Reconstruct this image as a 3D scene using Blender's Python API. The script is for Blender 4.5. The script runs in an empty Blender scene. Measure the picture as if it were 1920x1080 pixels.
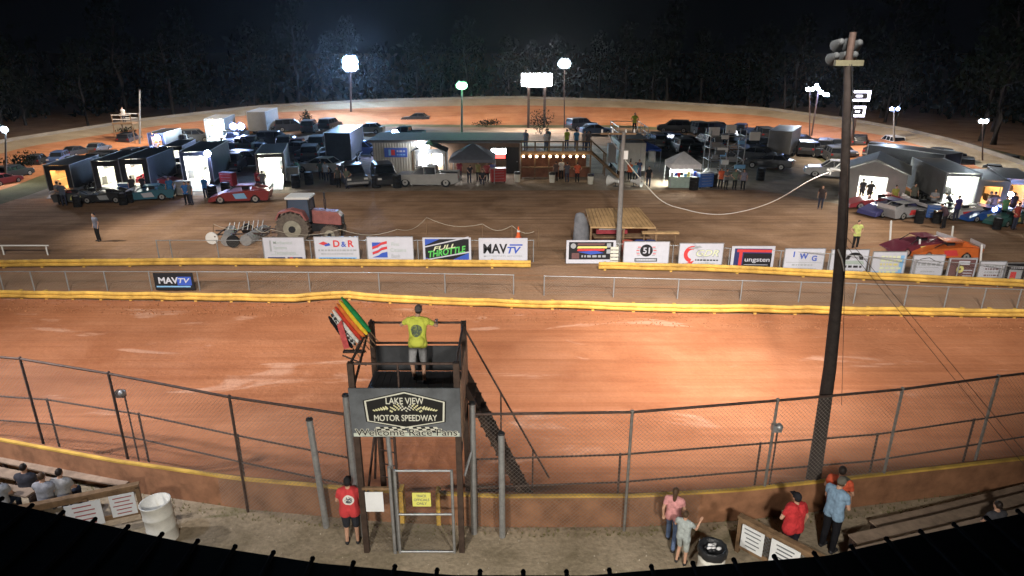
import bpy, bmesh, math, random
from mathutils import Vector, Matrix, Euler
R = math.radians
rnd = random.Random(7)
SC = bpy.context.scene
COL = bpy.data.collections.new('scene_objects')   # linked to the scene at the end
TMP = SC.collection
# ------------------------------------------------------------------ camera
CF, CH, PITCH = 1250.0, 11.0, R(19.8)
cp, sp = math.cos(PITCH), math.sin(PITCH)
def _ray(y):
    return PITCH + math.atan((y - 540.0) / CF)
def P(x, y, z=0.0):
    """world point where the sight line of photo pixel (x, y) meets height z"""
    t = math.tan(_ray(y)); Y = (CH - z) / t
    dep = Y * cp + (CH - z) * sp
    return Vector(((x - 960.0) / CF * dep, Y, z))
def PY(x, y, Y):
    """world point at distance Y on the sight line of photo pixel (x, y)"""
    z = CH - Y * math.tan(_ray(y)); dep = Y * cp + (CH - z) * sp
    return Vector(((x - 960.0) / CF * dep, Y, z))
cam = bpy.data.cameras.new('camera'); camo = bpy.data.objects.new('camera', cam); COL.objects.link(camo)
cam.sensor_width = 36.0; cam.lens = 36.0 * CF / 1920.0; cam.clip_end = 2000; cam.clip_start = 0.1
camo.location = (0, 0, CH); camo.rotation_euler = (R(90) - PITCH, 0, 0)
SC.camera = camo

# ------------------------------------------------------------------ materials
MATS = {}
def mat(name, col, rough=0.7, metal=0.0, var=0.15, scale=3.0, bump=0.0, bscale=None, col2=None, emit=None, es=0.0, spec=0.3, alpha=None):
    if name in MATS: return MATS[name]
    m = bpy.data.materials.new(name); m.use_nodes = True
    nt = m.node_tree; N = nt.nodes; L = nt.links; b = N['Principled BSDF']
    b.inputs['Roughness'].default_value = rough; b.inputs['Metallic'].default_value = metal
    b.inputs['Specular IOR Level'].default_value = spec
    c = (col[0], col[1], col[2], 1)
    if var > 0 or col2:
        tc = N.new('ShaderNodeTexCoord'); no = N.new('ShaderNodeTexNoise')
        no.inputs['Scale'].default_value = scale; no.inputs['Detail'].default_value = 6; no.inputs['Roughness'].default_value = 0.65
        L.new(tc.outputs['Object'], no.inputs['Vector'])
        cr = N.new('ShaderNodeValToRGB'); cr.color_ramp.elements[0].position = .32; cr.color_ramp.elements[1].position = .68
        a = tuple(max(0, v * (1 - var)) for v in col); d = col2 if col2 else tuple(min(1, v * (1 + var)) for v in col)
        cr.color_ramp.elements[0].color = (*a, 1); cr.color_ramp.elements[1].color = (*d, 1)
        L.new(no.outputs['Fac'], cr.inputs['Fac']); L.new(cr.outputs['Color'], b.inputs['Base Color'])
    else:
        b.inputs['Base Color'].default_value = c
    if bump > 0:
        tc2 = N.new('ShaderNodeTexCoord'); n2 = N.new('ShaderNodeTexNoise'); n2.inputs['Scale'].default_value = bscale or scale * 4
        n2.inputs['Detail'].default_value = 5
        bp = N.new('ShaderNodeBump'); bp.inputs['Strength'].default_value = 1; bp.inputs['Distance'].default_value = bump
        L.new(tc2.outputs['Object'], n2.inputs['Vector']); L.new(n2.outputs['Fac'], bp.inputs['Height']); L.new(bp.outputs['Normal'], b.inputs['Normal'])
    if emit:
        b.inputs['Emission Color'].default_value = (*emit, 1); b.inputs['Emission Strength'].default_value = es
    MATS[name] = m
    return m
def rgbmat(c, rough=0.5, metal=0.0, var=.12, kind='paint'):
    return mat('%s_%d_%d_%d' % (kind, c[0]*1000, c[1]*1000, c[2]*1000), c, rough, metal, var)
WOOD = mat('weathered_wood', (.20,.125,.07), .85, var=.35, scale=5, bump=.01)
WOODD = mat('dark_stained_wood', (.05,.032,.024), .8, var=.35, scale=6, bump=.006)
PLY = mat('plywood', (.42,.27,.13), .8, var=.25, scale=1.6)
STEEL = mat('galvanised_steel', (.36,.37,.38), .45, .6, var=.2, scale=8)
STEELM = mat('dull_steel', (.20,.19,.175), .6, .3, var=.3, scale=8)
STEELD = mat('rusty_dark_steel', (.075,.05,.042), .7, .2, var=.4, scale=9)
WIRE = mat('chain_link_wire', (.30,.28,.26), .5, .4, var=0)
WIREL = mat('chain_link_wire_near', (.22,.19,.17), .5, .4, var=0)
YEL = mat('yellow_rail_paint', (.50,.30,.07), .65, var=.3, scale=1.3, bump=.012, bscale=3, col2=(.74,.47,.10))
BLK = mat('black_rubber', (.012,.012,.013), .85, var=.2)
DARK = mat('dark_plastic', (.02,.02,.022), .6, var=.2)
GLASS = mat('dark_vehicle_glass', (.012,.014,.018), .12, var=0, spec=.6)
WHT = mat('white_paint', (.72,.72,.70), .5, var=.07, scale=2)
CREAM = mat('cream_panel', (.62,.60,.52), .6, var=.1)
GREY = mat('grey_panel', (.22,.23,.24), .6, var=.15)
GREYD = mat('charcoal_panel', (.06,.065,.07), .65, var=.2)
RIM = mat('wheel_rim', (.45,.45,.44), .4, .6, var=.1)
REDL = mat('red_lens', (.35,.01,.01), .3, var=0)
HEADL = mat('clear_lens', (.7,.7,.68), .2, var=0)
def glow(name, col, s): return mat(name, col, var=0, emit=col, es=s)
LAMPW = glow('lamp_cool_white', (.70,.88,1.0), 320)
LAMPG = glow('lamp_greenish', (.25,1.0,.42), 420)
LAMPB = glow('lamp_blue_white', (.34,.46,1.0), 300)
LAMPS = glow('lamp_warm_bulb', (1.0,.75,.45), 28)
PANW = glow('interior_tube_light', (1.0,.98,.85), 130)
PANX = glow('interior_flood_panel', (.97,1.0,.90), 260)
PANO = glow('interior_orange_light', (1.0,.42,.12), 60)
SIGNW = glow('backlit_board', (.95,.97,1.0), 60)

# ------------------------------------------------------------------ mesh builder
class MB:
    def __init__(s, M=None):
        s.v = []; s.f = []; s.mi = []; s.sm = []; s.mats = []; s.M = M or Matrix.Identity(4)
    def m(s, mt):
        if mt not in s.mats: s.mats.append(mt)
        return s.mats.index(mt)
    def add(s, vs, fs, mt, smooth=False, M=None):
        T = s.M @ M if M else s.M
        o = len(s.v); s.v += [T @ Vector(v) for v in vs]; k = s.m(mt)
        for f in fs: s.f.append([i + o for i in f]); s.mi.append(k); s.sm.append(smooth)
        return s
    def box(s, c, d, mt, M=None, taper=None):
        x, y, z = c; a, b, h = d[0]/2, d[1]/2, d[2]/2; tx, ty = taper or (1, 1)
        vs = [(x-a,y-b,z-h),(x+a,y-b,z-h),(x+a,y+b,z-h),(x-a,y+b,z-h),(x-a*tx,y-b*ty,z+h),(x+a*tx,y-b*ty,z+h),(x+a*tx,y+b*ty,z+h),(x-a*tx,y+b*ty,z+h)]
        return s.add(vs, [(3,2,1,0),(4,5,6,7),(0,1,5,4),(1,2,6,5),(2,3,7,6),(3,0,4,7)], mt, False, M)
    def cyl(s, p0, p1, r0, mt, r1=None, n=8, caps=True, smooth=True, M=None):
        p0 = Vector(p0); p1 = Vector(p1); r1 = r0 if r1 is None else r1
        d = p1 - p0
        if d.length < 1e-6: return s
        q = d.to_track_quat('Z', 'Y').to_matrix()
        vs = []
        for p, r in ((p0, r0), (p1, r1)):
            for i in range(n):
                a = 2*math.pi*i/n; vs.append(p + q @ Vector((r*math.cos(a), r*math.sin(a), 0)))
        s.add(vs, [(i, (i+1) % n, n+(i+1) % n, n+i) for i in range(n)], mt, smooth, M)
        if caps: s.add(vs, [tuple(range(n-1, -1, -1)), tuple(range(n, 2*n))], mt, False, M)
        return s
    def tube(s, pts, r, mt, n=6, M=None):
        rs = r if isinstance(r, (list, tuple)) else [r]*len(pts)
        pts = [Vector(p) for p in pts]; vs = []
        for k, p in enumerate(pts):
            d = (pts[min(k+1, len(pts)-1)] - pts[max(k-1, 0)]); q = d.to_track_quat('Z', 'Y').to_matrix()
            for i in range(n):
                a = 2*math.pi*i/n; vs.append(p + q @ Vector((rs[k]*math.cos(a), rs[k]*math.sin(a), 0)))
        fs = [(k*n+i, k*n+(i+1) % n, (k+1)*n+(i+1) % n, (k+1)*n+i) for k in range(len(pts)-1) for i in range(n)]
        s.add(vs, fs, mt, True, M)
        return s.add(vs, [tuple(range(n-1,-1,-1)), tuple(range((len(pts)-1)*n, len(pts)*n))], mt, False, M)
    def sph(s, c, r, mt, n=10, M=None):
        rx, ry, rz = (r, r, r) if not isinstance(r, (tuple, list)) else r
        vs = []; h = n//2
        for j in range(h+1):
            t = math.pi*j/h
            for i in range(n):
                a = 2*math.pi*i/n; vs.append((c[0]+rx*math.sin(t)*math.cos(a), c[1]+ry*math.sin(t)*math.sin(a), c[2]+rz*math.cos(t)))
        return s.add(vs, [((j+1)*n+i, (j+1)*n+(i+1) % n, j*n+(i+1) % n, j*n+i) for j in range(h) for i in range(n)], mt, True, M)
    def prism(s, prof, y0, y1, mt, M=None, inset=None):
        """profile of (x, z) points extruded along y; inset(z) narrows the width"""
        n = len(prof); g = inset or (lambda z: 1.0); c = (y0+y1)/2; h = (y1-y0)/2
        vs = [(x, c-h*g(z), z) for x, z in prof] + [(x, c+h*g(z), z) for x, z in prof]
        return s.add(vs, [tuple(range(n)), tuple(range(2*n-1, n-1, -1))] + [(i, n+i, n+(i+1) % n, (i+1) % n) for i in range(n)], mt, False, M)
    def text(s, txt, c, h, mt, w=None, M=None, off=0.0, shear=0.0, ext=0.004, track=1.0):
        """lettering lying in the local XZ plane, facing -Y, centred at c, cap height h"""
        cu = bpy.data.curves.new('t', 'FONT'); cu.body = txt; cu.size = 1; cu.align_x = 'CENTER'; cu.offset = off; cu.shear = shear
        cu.extrude = 0.0; cu.resolution_u = 3; cu.space_character = track
        ob = bpy.data.objects.new('t', cu); TMP.objects.link(ob); dg = bpy.context.evaluated_depsgraph_get()
        me = bpy.data.meshes.new_from_object(ob.evaluated_get(dg)); vs = [v.co.copy() for v in me.vertices]; fs = [tuple(p.vertices) for p in me.polygons]
        bpy.data.objects.remove(ob); bpy.data.curves.remove(cu); bpy.data.meshes.remove(me)
        if not vs: return s
        x0 = min(v.x for v in vs); x1 = max(v.x for v in vs); k = h / 0.72; kx = (w/(x1-x0)) if w else k
        cx = (x0+x1)/2
        return s.add([(c[0]+(v.x-cx)*kx, c[1], c[2]+(v.y-.34)*k) for v in vs], [tuple(f) for f in fs], mt, False, M)
    def build(s, name, parent=None, loc=None, bevel=0.0):
        me = bpy.data.meshes.new(name); me.from_pydata([tuple(v) for v in s.v], [], s.f)
        for m_ in s.mats: me.materials.append(m_)
        me.polygons.foreach_set('material_index', s.mi); me.polygons.foreach_set('use_smooth', s.sm); me.update()
        if bevel > 0:
            bm = bmesh.new(); bm.from_mesh(me); bmesh.ops.remove_doubles(bm, verts=bm.verts, dist=1e-5)
            bmesh.ops.recalc_face_normals(bm, faces=bm.faces)
            es = [e for e in bm.edges if len(e.link_faces) == 2 and e.calc_face_angle(0) > .35]
            bmesh.ops.bevel(bm, geom=es, offset=bevel, segments=2, affect='EDGES', profile=.6); bm.to_mesh(me); bm.free()
        return link(name, me, parent, loc)
def link(name, me, parent=None, loc=None):
    o = bpy.data.objects.new(name, me); COL.objects.link(o)
    if parent: o.parent = parent
    if loc is not None: o.location = loc
    return o
def tag(o, label, cat, group=None):
    o['label'] = label; o['category'] = cat
    if group: o['group'] = group
    return o
def thing(name, label, cat, loc=(0,0,0), rz=0.0, group=None, sc=1.0):
    o = bpy.data.objects.new(name, None); COL.objects.link(o); o.location = loc; o.rotation_euler = (0, 0, rz); o.scale = (sc, sc, sc)
    o.empty_display_size = .3
    return tag(o, label, cat, group)
def struct(o, kind='structure'): o['kind'] = kind; return o
def copy_tree(src, parent=None):
    c = src.copy(); COL.objects.link(c); c.parent = parent
    for ch in list(src.children): copy_tree(ch, c)
    return c
PROTO = {}
def place(key, maker, name, label, cat, loc, rz=0.0, group=None, sc=1.0):
    """first use builds the thing, later uses copy it and its parts"""
    if key not in PROTO:
        t = thing(name, label, cat); maker(t); PROTO[key] = t
    else:
        t = copy_tree(PROTO[key]); t.name = name
    t.location = loc; t.rotation_euler = (0, 0, rz); t.scale = (sc, sc, sc)
    for k in ('group',):
        if k in t: del t[k]
    return tag(t, label, cat, group)
def poly_at(pts, x):
    """linear interpolation of a pixel polyline at column x"""
    for (a, b), (c, d) in zip(pts, pts[1:]):
        if a <= x <= c: return b + (d-b)*(x-a)/(c-a)
    return pts[0][1] if x < pts[0][0] else pts[-1][1]
def resample(pts, step):
    out = [pts[0].copy()]; acc = 0.0
    for a, b in zip(pts, pts[1:]):
        d = (b-a).length; t = step-acc
        while t <= d: out.append(a + (b-a)*(t/d)); t += step
        acc = (acc + d) % step
    if (out[-1]-pts[-1]).length > step*.3: out.append(pts[-1].copy())
    return out

# ------------------------------------------------------------------ ground materials
def ground_mat(name, base, dark, light, streak=None, rough=.95, sx=.25, sy=1.6, patch=None, spec=.1, fine=.35):
    m = bpy.data.materials.new(name); m.use_nodes = True; nt = m.node_tree; N = nt.nodes; L = nt.links; b = N['Principled BSDF']
    b.inputs['Roughness'].default_value = rough; b.inputs['Specular IOR Level'].default_value = spec
    g = N.new('ShaderNodeNewGeometry')
    def noise(scale, detail=6, vec=None, dist=0, rg=.6):
        n = N.new('ShaderNodeTexNoise'); n.inputs['Scale'].default_value = scale; n.inputs['Detail'].default_value = detail
        n.inputs['Distortion'].default_value = dist; n.inputs['Roughness'].default_value = rg
        L.new(vec or g.outputs['Position'], n.inputs['Vector']); return n.outputs['Fac']
    def ramp(fac, p0, p1, c0, c1):
        r = N.new('ShaderNodeValToRGB'); r.color_ramp.elements[0].position = p0; r.color_ramp.elements[1].position = p1
        r.color_ramp.elements[0].color = (*c0, 1); r.color_ramp.elements[1].color = (*c1, 1); L.new(fac, r.inputs['Fac']); return r.outputs['Color']
    def mix(fac, a, c, f=1.0, mode='MIX'):
        x = N.new('ShaderNodeMix'); x.data_type = 'RGBA'; x.blend_type = mode
        if isinstance(fac, float): x.inputs[0].default_value = fac
        else: L.new(fac, x.inputs[0])
        for sock, val in ((x.inputs[6], a), (x.inputs[7], c)):
            if isinstance(val, tuple): sock.default_value = (*val, 1)
            else: L.new(val, sock)
        return x.outputs[2]
    c = ramp(noise(.35, 8, dist=.4), .38, .66, dark, light)
    mp = N.new('ShaderNodeMapping'); mp.inputs['Scale'].default_value = (sx, sy, 1); L.new(g.outputs['Position'], mp.inputs['Vector'])
    c = mix(ramp(noise(.8, 7, mp.outputs['Vector'], .6), .42, .62, (0,0,0), (.75,.75,.75)), c, base)
    if patch:
        mp2 = N.new('ShaderNodeMapping'); mp2.inputs['Scale'].default_value = (.16, .5, 1); L.new(g.outputs['Position'], mp2.inputs['Vector'])
        c = mix(ramp(noise(.9, 5, mp2.outputs['Vector'], 1.2), .60, .66, (0,0,0), (.8,.8,.8)), c, patch)
    if streak:
        mp3 = N.new('ShaderNodeMapping'); mp3.inputs['Scale'].default_value = (.05, 2.2, 1); L.new(g.outputs['Position'], mp3.inputs['Vector'])
        c = mix(ramp(noise(1.0, 4, mp3.outputs['Vector'], .3), .50, .64, (0,0,0), (.65,.65,.65)), c, streak)
    c = mix(fine, c, ramp(noise(9, 8), .3, .7, (.35,.35,.35), (1,1,1)), mode='MULTIPLY')
    mp4 = N.new('ShaderNodeMapping'); mp4.inputs['Scale'].default_value = (.09, 7.0, 1); L.new(g.outputs['Position'], mp4.inputs['Vector'])
    c = mix(.30 if streak else 0.0, c, ramp(noise(1.0, 5, mp4.outputs['Vector'], .5), .36, .60, (.62,.62,.62), (1,1,1)), mode='MULTIPLY')
    L.new(c, b.inputs['Base Color'])
    bp = N.new('ShaderNodeBump'); bp.inputs['Distance'].default_value = .05; bp.inputs['Strength'].default_value = .8
    L.new(noise(5, 8), bp.inputs['Height']); L.new(bp.outputs['Normal'], b.inputs['Normal'])
    return m
M_INF = ground_mat('infield_dirt', (.38,.23,.135), (.24,.14,.08), (.47,.30,.19), streak=(.21,.12,.07))
M_TRK = ground_mat('red_clay', (.44,.173,.080), (.35,.13,.058), (.51,.22,.112), streak=(.34,.125,.055), patch=(.60,.33,.22), rough=.8, spec=.25, fine=.25)
M_STR = ground_mat('inner_strip_dirt', (.36,.22,.135), (.27,.16,.095), (.44,.28,.18), streak=(.42,.21,.11))
M_GRV = ground_mat('sandy_gravel', (.40,.33,.24), (.22,.18,.12), (.52,.43,.32), sx=.9, sy=1.0, patch=(.22,.20,.12), fine=.55)
M_BANK = ground_mat('banking_clay', (.50,.21,.10), (.34,.13,.055), (.50,.23,.11), streak=(.30,.13,.06))
M_BANKG = ground_mat('banking_shoulder', (.36,.28,.19), (.28,.21,.13), (.42,.33,.22))
M_GRS = ground_mat('night_grass', (.13,.12,.06), (.08,.08,.035), (.17,.15,.08), sx=1, sy=1)
M_PITS = ground_mat('pit_gravel', (.30,.24,.18), (.18,.14,.10), (.40,.33,.26), sx=1, sy=1)

def sheet(name, mt, a, b, kind='structure', zoff=0.0):
    """strip between two world polylines with the same number of points"""
    mb = MB(); n = len(a)
    mb.add([p + Vector((0,0,zoff)) for p in a] + [p + Vector((0,0,zoff)) for p in b], [(i, i+1, n+i+1, n+i) for i in range(n-1)], mt)
    return struct(mb.build(name), kind)
# pixel polylines of the long lines of the track
X0 = [x for x in range(-700, 2660, 60)]
WALL = [(-700,700),(-300,765),(0,820),(230,862),(450,893),(700,915),(940,926),(1200,925),(1400,913),(1600,891),(1920,855),(2300,800),(2660,750)]   # yellow top of outer wall
TRAIL = [(-700,535),(0,560),(375,566),(560,569),(640,561),(700,568),(950,578),(1250,587),(1600,592),(1920,597),(2660,606)]
IRAIL_L = [(-700,530),(-200,510),(0,503),(375,499),(600,501),(995,504)]
IRAIL_R = [(1122,507),(1350,512),(1600,525),(1920,541),(2300,556),(2660,570)]
MF_L = [(-700,552),(-200,546),(0,545),(300,545),(700,547),(963,552)]
MF_R = [(1020,554),(1300,561),(1600,569),(1920,582),(2300,594),(2660,604)]
BTOP = [(-700,430),(-300,340),(0,268),(250,229),(480,202),(700,190),(950,184),(1200,191),(1440,206),(1600,228),(1700,246),(1800,270),(1920,310),(2200,400),(2500,470)]
WH = 0.9
def ztop(x): return max(.6, 3.0 - 2.0*abs(x-950)/950)
def curve(pts, xs, z=0.0): return [P(x, poly_at(pts, x), z) for x in xs]

gm = MB(); gm.add([(-1500,-60,0),(1500,-60,0),(1500,1500,0),(-1500,1500,0)], [(0,1,2,3)], M_INF); struct(gm.build('ground'))
wallc = curve(WALL, X0, WH); wall0 = [Vector((p.x, p.y, 0)) for p in wallc]
trc = curve(TRAIL, X0)
sheet('race_track', M_TRK, [p+Vector((0,.2,0)) for p in wall0], trc, zoff=.004)
irl = [(x, poly_at(IRAIL_L, x) if x < 1050 else poly_at(IRAIL_R, max(x, 1122))) for x in X0]
irc = [P(x, y) for x, y in irl]
sheet('inner_strip', M_STR, trc, [p+Vector((0,.3,0)) for p in irc], zoff=.004)
sheet('gravel_walkway', M_GRV, [Vector((p.x, -6, 0)) for p in wall0], [p-Vector((0,.12,0)) for p in wall0], zoff=.004)
# pit gravel in front of the concession
pg = [(-260,372),(0,374),(400,366),(700,358),(1000,357),(1420,356),(1700,405),(2100,430)]
pg2 = [(-260,330),(0,318),(400,290),(700,272),(1000,268),(1420,285),(1700,300),(2100,330)]
xs = list(range(-260, 2100, 60)); sheet('pit_yard', M_PITS, curve(pg, xs), curve(pg2, xs), zoff=.004)
# banking: inner foot, upper lip, shoulder
xb = list(range(-700, 2500, 40))
top = [P(x, poly_at(BTOP, x), ztop(x)) for x in xb]
cen = P(950, 330)
foot = []
for p in top:
    d = Vector((cen.x-p.x, cen.y-p.y, 0)).normalized(); foot.append(Vector((p.x, p.y, 0)) + d*13.5)
mid = [f.lerp(t, .72) for f, t in zip(foot, top)]
sheet('banked_track', M_BANK, foot, mid, zoff=.01)
sheet('banking_shoulder', M_BANKG, mid, top, zoff=.01)
back = [p + Vector((p.x-cen.x, p.y-cen.y, 0)).normalized()*9 + Vector((0,0,-p.z-.3)) for p in top]
sheet('banking_back_slope', M_GRS, top, back, zoff=.01)
sheet('infield_grass', M_GRS, [f + Vector((cen.x-f.x, cen.y-f.y, 0)).normalized()*3.5 for f in foot], foot, zoff=.006)

# ------------------------------------------------------------------ long walls and rails
def sweep(mb, path, prof, mt, wob=0.0, close=True):
    """profile of (out, z) swept along a world polyline (out is towards -Y side)"""
    n = len(prof); vs = []
    for k, p in enumerate(path):
        d = (path[min(k+1, len(path)-1)] - path[max(k-1, 0)]); d.z = 0; d.normalize(); o = Vector((d.y, -d.x, 0))
        w = rnd.uniform(-wob, wob)
        for a, z in prof: vs.append(p + o*a + Vector((0, 0, z + w)))
    m_ = n if close else n-1
    mb.add(vs, [(k*n+i, (k+1)*n+i, (k+1)*n+(i+1) % n, k*n+(i+1) % n) for k in range(len(path)-1) for i in range(m_)], mt)
    if close: mb.add(vs, [tuple(range(n)), tuple(range(len(vs)-1, len(vs)-n-1, -1))], mt)
CONC = mat('dirt_stained_concrete', (.28,.135,.072), .9, var=.33, scale=1.7, bump=.01)
bw_ = thing('banking_wall', 'pale low concrete wall along the upper lip of the far banking', 'wall')
mb = MB(); sweep(mb, top, [(.12,-.1),(.12,.38),(-.12,.38),(-.12,-.1)], mat('pale_concrete',(.16,.135,.105),.8,var=.2,scale=.4)); mb.build('wall', bw_)
def xrange(a, b, s=40): 
    r = []; x = a
    while x < b-1e-6: r.append(x); x += s
    return r + [b]
def outer_wall(x0, x1, label, endside):
    t = thing('track_wall', label, 'wall')
    path = [Vector((p.x, p.y, 0)) for p in curve(WALL, xrange(x0, x1), WH)]
    mb = MB(); sweep(mb, path, [(.1,0),(.1,WH-.052),(-.1,WH-.052),(-.1,0)], CONC); mb.build('wall', t)
    mb = MB(); sweep(mb, path, [(.106,WH-.05),(.106,WH+.0),(.01,WH+.0),(.01,WH-.05)], YEL, .004); mb.build('coping', t)
    if endside:
        e = path[-1] if endside > 0 else path[0]
        mb = MB(); mb.box((e.x+.06*endside, e.y, WH/2), (.10,.30,WH+.06), YEL); mb.build('end_cap', t)
    return t
outer_wall(-700, 748, 'red dirt-stained track wall with yellow coping left of the flag stand gate', 1)
outer_wall(826, 2660, 'red dirt-stained track wall with yellow coping right of the flag stand gate', -1)

WPROF = [(.06,.10),(.10,.16),(.10,.22),(.02,.27),(.10,.33),(.10,.40),(.05,.47),(0,.47),(-.03,.27),(0,.10)]
def guard(name, label, pts, x0, x1, postpx, wob, hz=1.0, w2=40):
    t = thing(name, label, 'guardrail')
    path = [P(x, poly_at(pts, x)) for x in xrange(x0, x1, w2)]
    mb = MB(); sweep(mb, path, [(a, z*hz) for a, z in WPROF], YEL, wob); mb.build('beam', t)
    k = 0; x = x0 + 12
    pm = MB(); pm.box((0, .06, .20*hz), (.12,.15,.50*hz), YEL); me = None
    while x < x1 and k < 60:
        p = P(x, poly_at(pts, x)); p.z = rnd.uniform(-.03, .03)
        if me is None: o = pm.build('post', t, p); me = o.data
        else: link('post', me, t, p)
        x += postpx * (.58 + .42*max(0, min(1, min(x, 1920-x)/520))); k += 1
    return t
guard('guardrail', 'yellow guardrail beam in front of the left row of sponsor boards', IRAIL_L, -500, 995, 122, .012)
guard('guardrail', 'yellow guardrail beam in front of the right row of sponsor boards', IRAIL_R, 1122, 2500, 124, .012)
guard('guardrail', 'long wavy yellow guardrail along the inner edge of the race track', TRAIL, -500, 2500, 76, .028, .95, 33)

def clink(mb, a, b, z0, z1, s=.06, r=.0016, mt=WIRE):
    """chain link panel between ground points a and b: two crossing families of wires"""
    L_ = (b-a).length; u = (b-a)/L_; u.z = 0; H = z1-z0; nrm = Vector((u.y, -u.x, 0))
    for sgn in (1, -1):
        k = -H
        while k < L_:
            # line from (k, z0) to (k+H, z1)
            s0, t0, s1, t1 = k, 0, k+H, H
            if s0 < 0: t0 = -s0; s0 = 0
            if s1 > L_: t1 = H-(s1-L_); s1 = L_
            if s1-s0 > .02:
                if sgn < 0: za, zb = z1-t0, z1-t1
                else: za, zb = z0+t0, z0+t1
                pa = a + u*s0; pb = a + u*s1; pa.z = za; pb.z = zb
                off = Vector((0,0,r*1.4)); n_ = nrm*r
                mb.add([pa-off, pa+off, pb+off, pb-off, pa+n_, pb+n_], [(0,1,2,3),(0,4,5,3),(1,4,5,2)], mt)
            k += s*1.414
def fence(name, label, posts, H, railz, pr=.03, rr=.02, mp=STEEL, mr=STEEL, wire=(.09,.0022), mesh=True, tops=None, mw=WIRE):
    t = thing(name, label, 'fence')
    me = None; mb = MB()
    for i, p in enumerate(posts):
        if me is None:
            q = MB(); q.cyl((0,0,0), (0,0,H), pr, mp, n=8); q.sph((0,0,H), (pr*1.3,pr*1.3,pr), mp, 8); o = q.build('post', t, p); me = o.data
        else: link('post', me, t, p)
    for z in railz:
        q = MB(); q.tube([p+Vector((0,-.0,z)) for p in posts], rr, mr, 6); q.build('rail', t)
    if mesh:
        for a, b in zip(posts, posts[1:]): clink(mb, a, b, .04, H-.02, wire[0], wire[1], mw)
        mb.build('chain_link_mesh', t)
    return t
fence('chain_link_fence', 'low galvanised chain link fence between the two yellow guardrails, left of the walk gap',
      [P(x, poly_at(MF_L, x)) for x in (-480,-370,-270,-170,-80,7,65,130,202,285,375,468,582,712,835,963)], .97, (.97,))
fence('chain_link_fence', 'low galvanised chain link fence between the two yellow guardrails, right of the walk gap',
      [P(x, poly_at(MF_R, x)) for x in (1020,1150,1270,1388,1497,1600,1695,1770,1840,1905,1980,2060,2150,2250,2350)], .97, (.97,))
fence('chain_link_fence', 'low faint chain link fence standing behind the left row of sponsor boards',
      [P(x, 491.0) for x in (300,325,412,497,585,690,785,880,1000)], 1.22, (1.22,))
fence('chain_link_fence', 'low chain link fence standing behind the right row of sponsor boards',
      [P(x, y) for x, y in ((1065,492),(1160,494),(1260,497),(1365,503),(1460,508),(1550,514),(1625,520),(1710,527),(1790,532),(1870,538),(1960,545))], 1.1, (1.1,))
# near fences
A_POSTS = [(-150,845),(92,870),(250,905),(465,960),(668,1000)]
AR_POSTS = [(888,1000),(1170,995),(1425,968),(1645,942),(1815,912),(1990,885),(2200,850)]
def strength(p, H, z): return p
AZ = 3.3
fence('catch_fence', 'tall dark catch fence on the left side of the flag stand', [P(x,y) for x,y in A_POSTS], AZ, (AZ-.03, ), .035, .032, STEELD, STEELD, (.075,.0034), mw=WIREL)
fence('catch_fence', 'tall catch fence on the right side of the flag stand', [P(x,y) for x,y in AR_POSTS], AZ, (AZ-.03, ), .035, .032, STEELM, STEELD, (.075,.0034), mw=WIREL)
BP = [(-120,842),(118,862),(285,893),(465,938),(668,985)]
BPR = [(895,988),(1155,978),(1408,955),(1620,935),(1795,905),(1960,876),(2180,838)]
fence('inner_fence', 'shorter second fence with two rails behind the left catch fence', [P(x,y) for x,y in BP], 1.95, (1.93,1.15), .028, .024, STEELD, STEELD, mesh=False)
fence('inner_fence', 'shorter second fence with two rails behind the right catch fence', [P(x,y) for x,y in BPR], 1.95, (1.93,1.15), .028, .024, STEELD, STEELD, mesh=False)
# ------------------------------------------------------------------ people
SKIN = mat('skin', (.50,.29,.20), .6, var=.08, scale=6)
HAIRD = mat('dark_hair', (.018,.012,.01), .6, var=.2, scale=20)
HAIRB = mat('brown_hair', (.07,.04,.022), .6, var=.2, scale=20)
SHOE = mat('dark_shoes', (.025,.025,.028), .6, var=.2)
def cloth(c): return mat('cloth_%d_%d_%d' % (c[0]*1000, c[1]*1000, c[2]*1000), c, .9, 0, .22, 9, .016, 11, spec=.1)
def remesh(mb, vox, smooth=2):
    me = bpy.data.meshes.new('r'); me.from_pydata([tuple(v) for v in mb.v], [], mb.f)
    ob = bpy.data.objects.new('r', me); TMP.objects.link(ob)
    md = ob.modifiers.new('r', 'REMESH'); md.mode = 'VOXEL'; md.voxel_size = vox; md.use_smooth_shade = True
    ms = ob.modifiers.new('s', 'SMOOTH'); ms.iterations = smooth; ms.factor = .5
    dg = bpy.context.evaluated_depsgraph_get(); dg.update()
    out = bpy.data.meshes.new_from_object(ob.evaluated_get(dg))
    out.materials.clear()
    for m_ in mb.mats: out.materials.append(m_)
    for p in out.polygons: p.use_smooth = True; p.material_index = 0
    bpy.data.objects.remove(ob); bpy.data.meshes.remove(me)
    return out
def cap(mb, a, b, ra, rb, mt, n=10):
    mb.cyl(a, b, ra, mt, rb, n); mb.sph(a, ra, mt, n); mb.sph(b, rb, mt, n)
BASEJ = dict(pel=(0,0,.95), wst=(0,0,1.10), chs=(0,.01,1.32), nck=(0,.0,1.50), hd=(0,.03,1.635),
    shL=(-.185,0,1.43), elL=(-.255,-.03,1.15), haL=(-.27,.06,.90), shR=(.185,0,1.43), elR=(.255,-.03,1.15), haR=(.27,.06,.90),
    hiL=(-.095,0,.93), knL=(-.11,.02,.50), anL=(-.12,-.02,.08), hiR=(.095,0,.93), knR=(.11,.02,.50), anR=(.12,-.02,.08))
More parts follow.
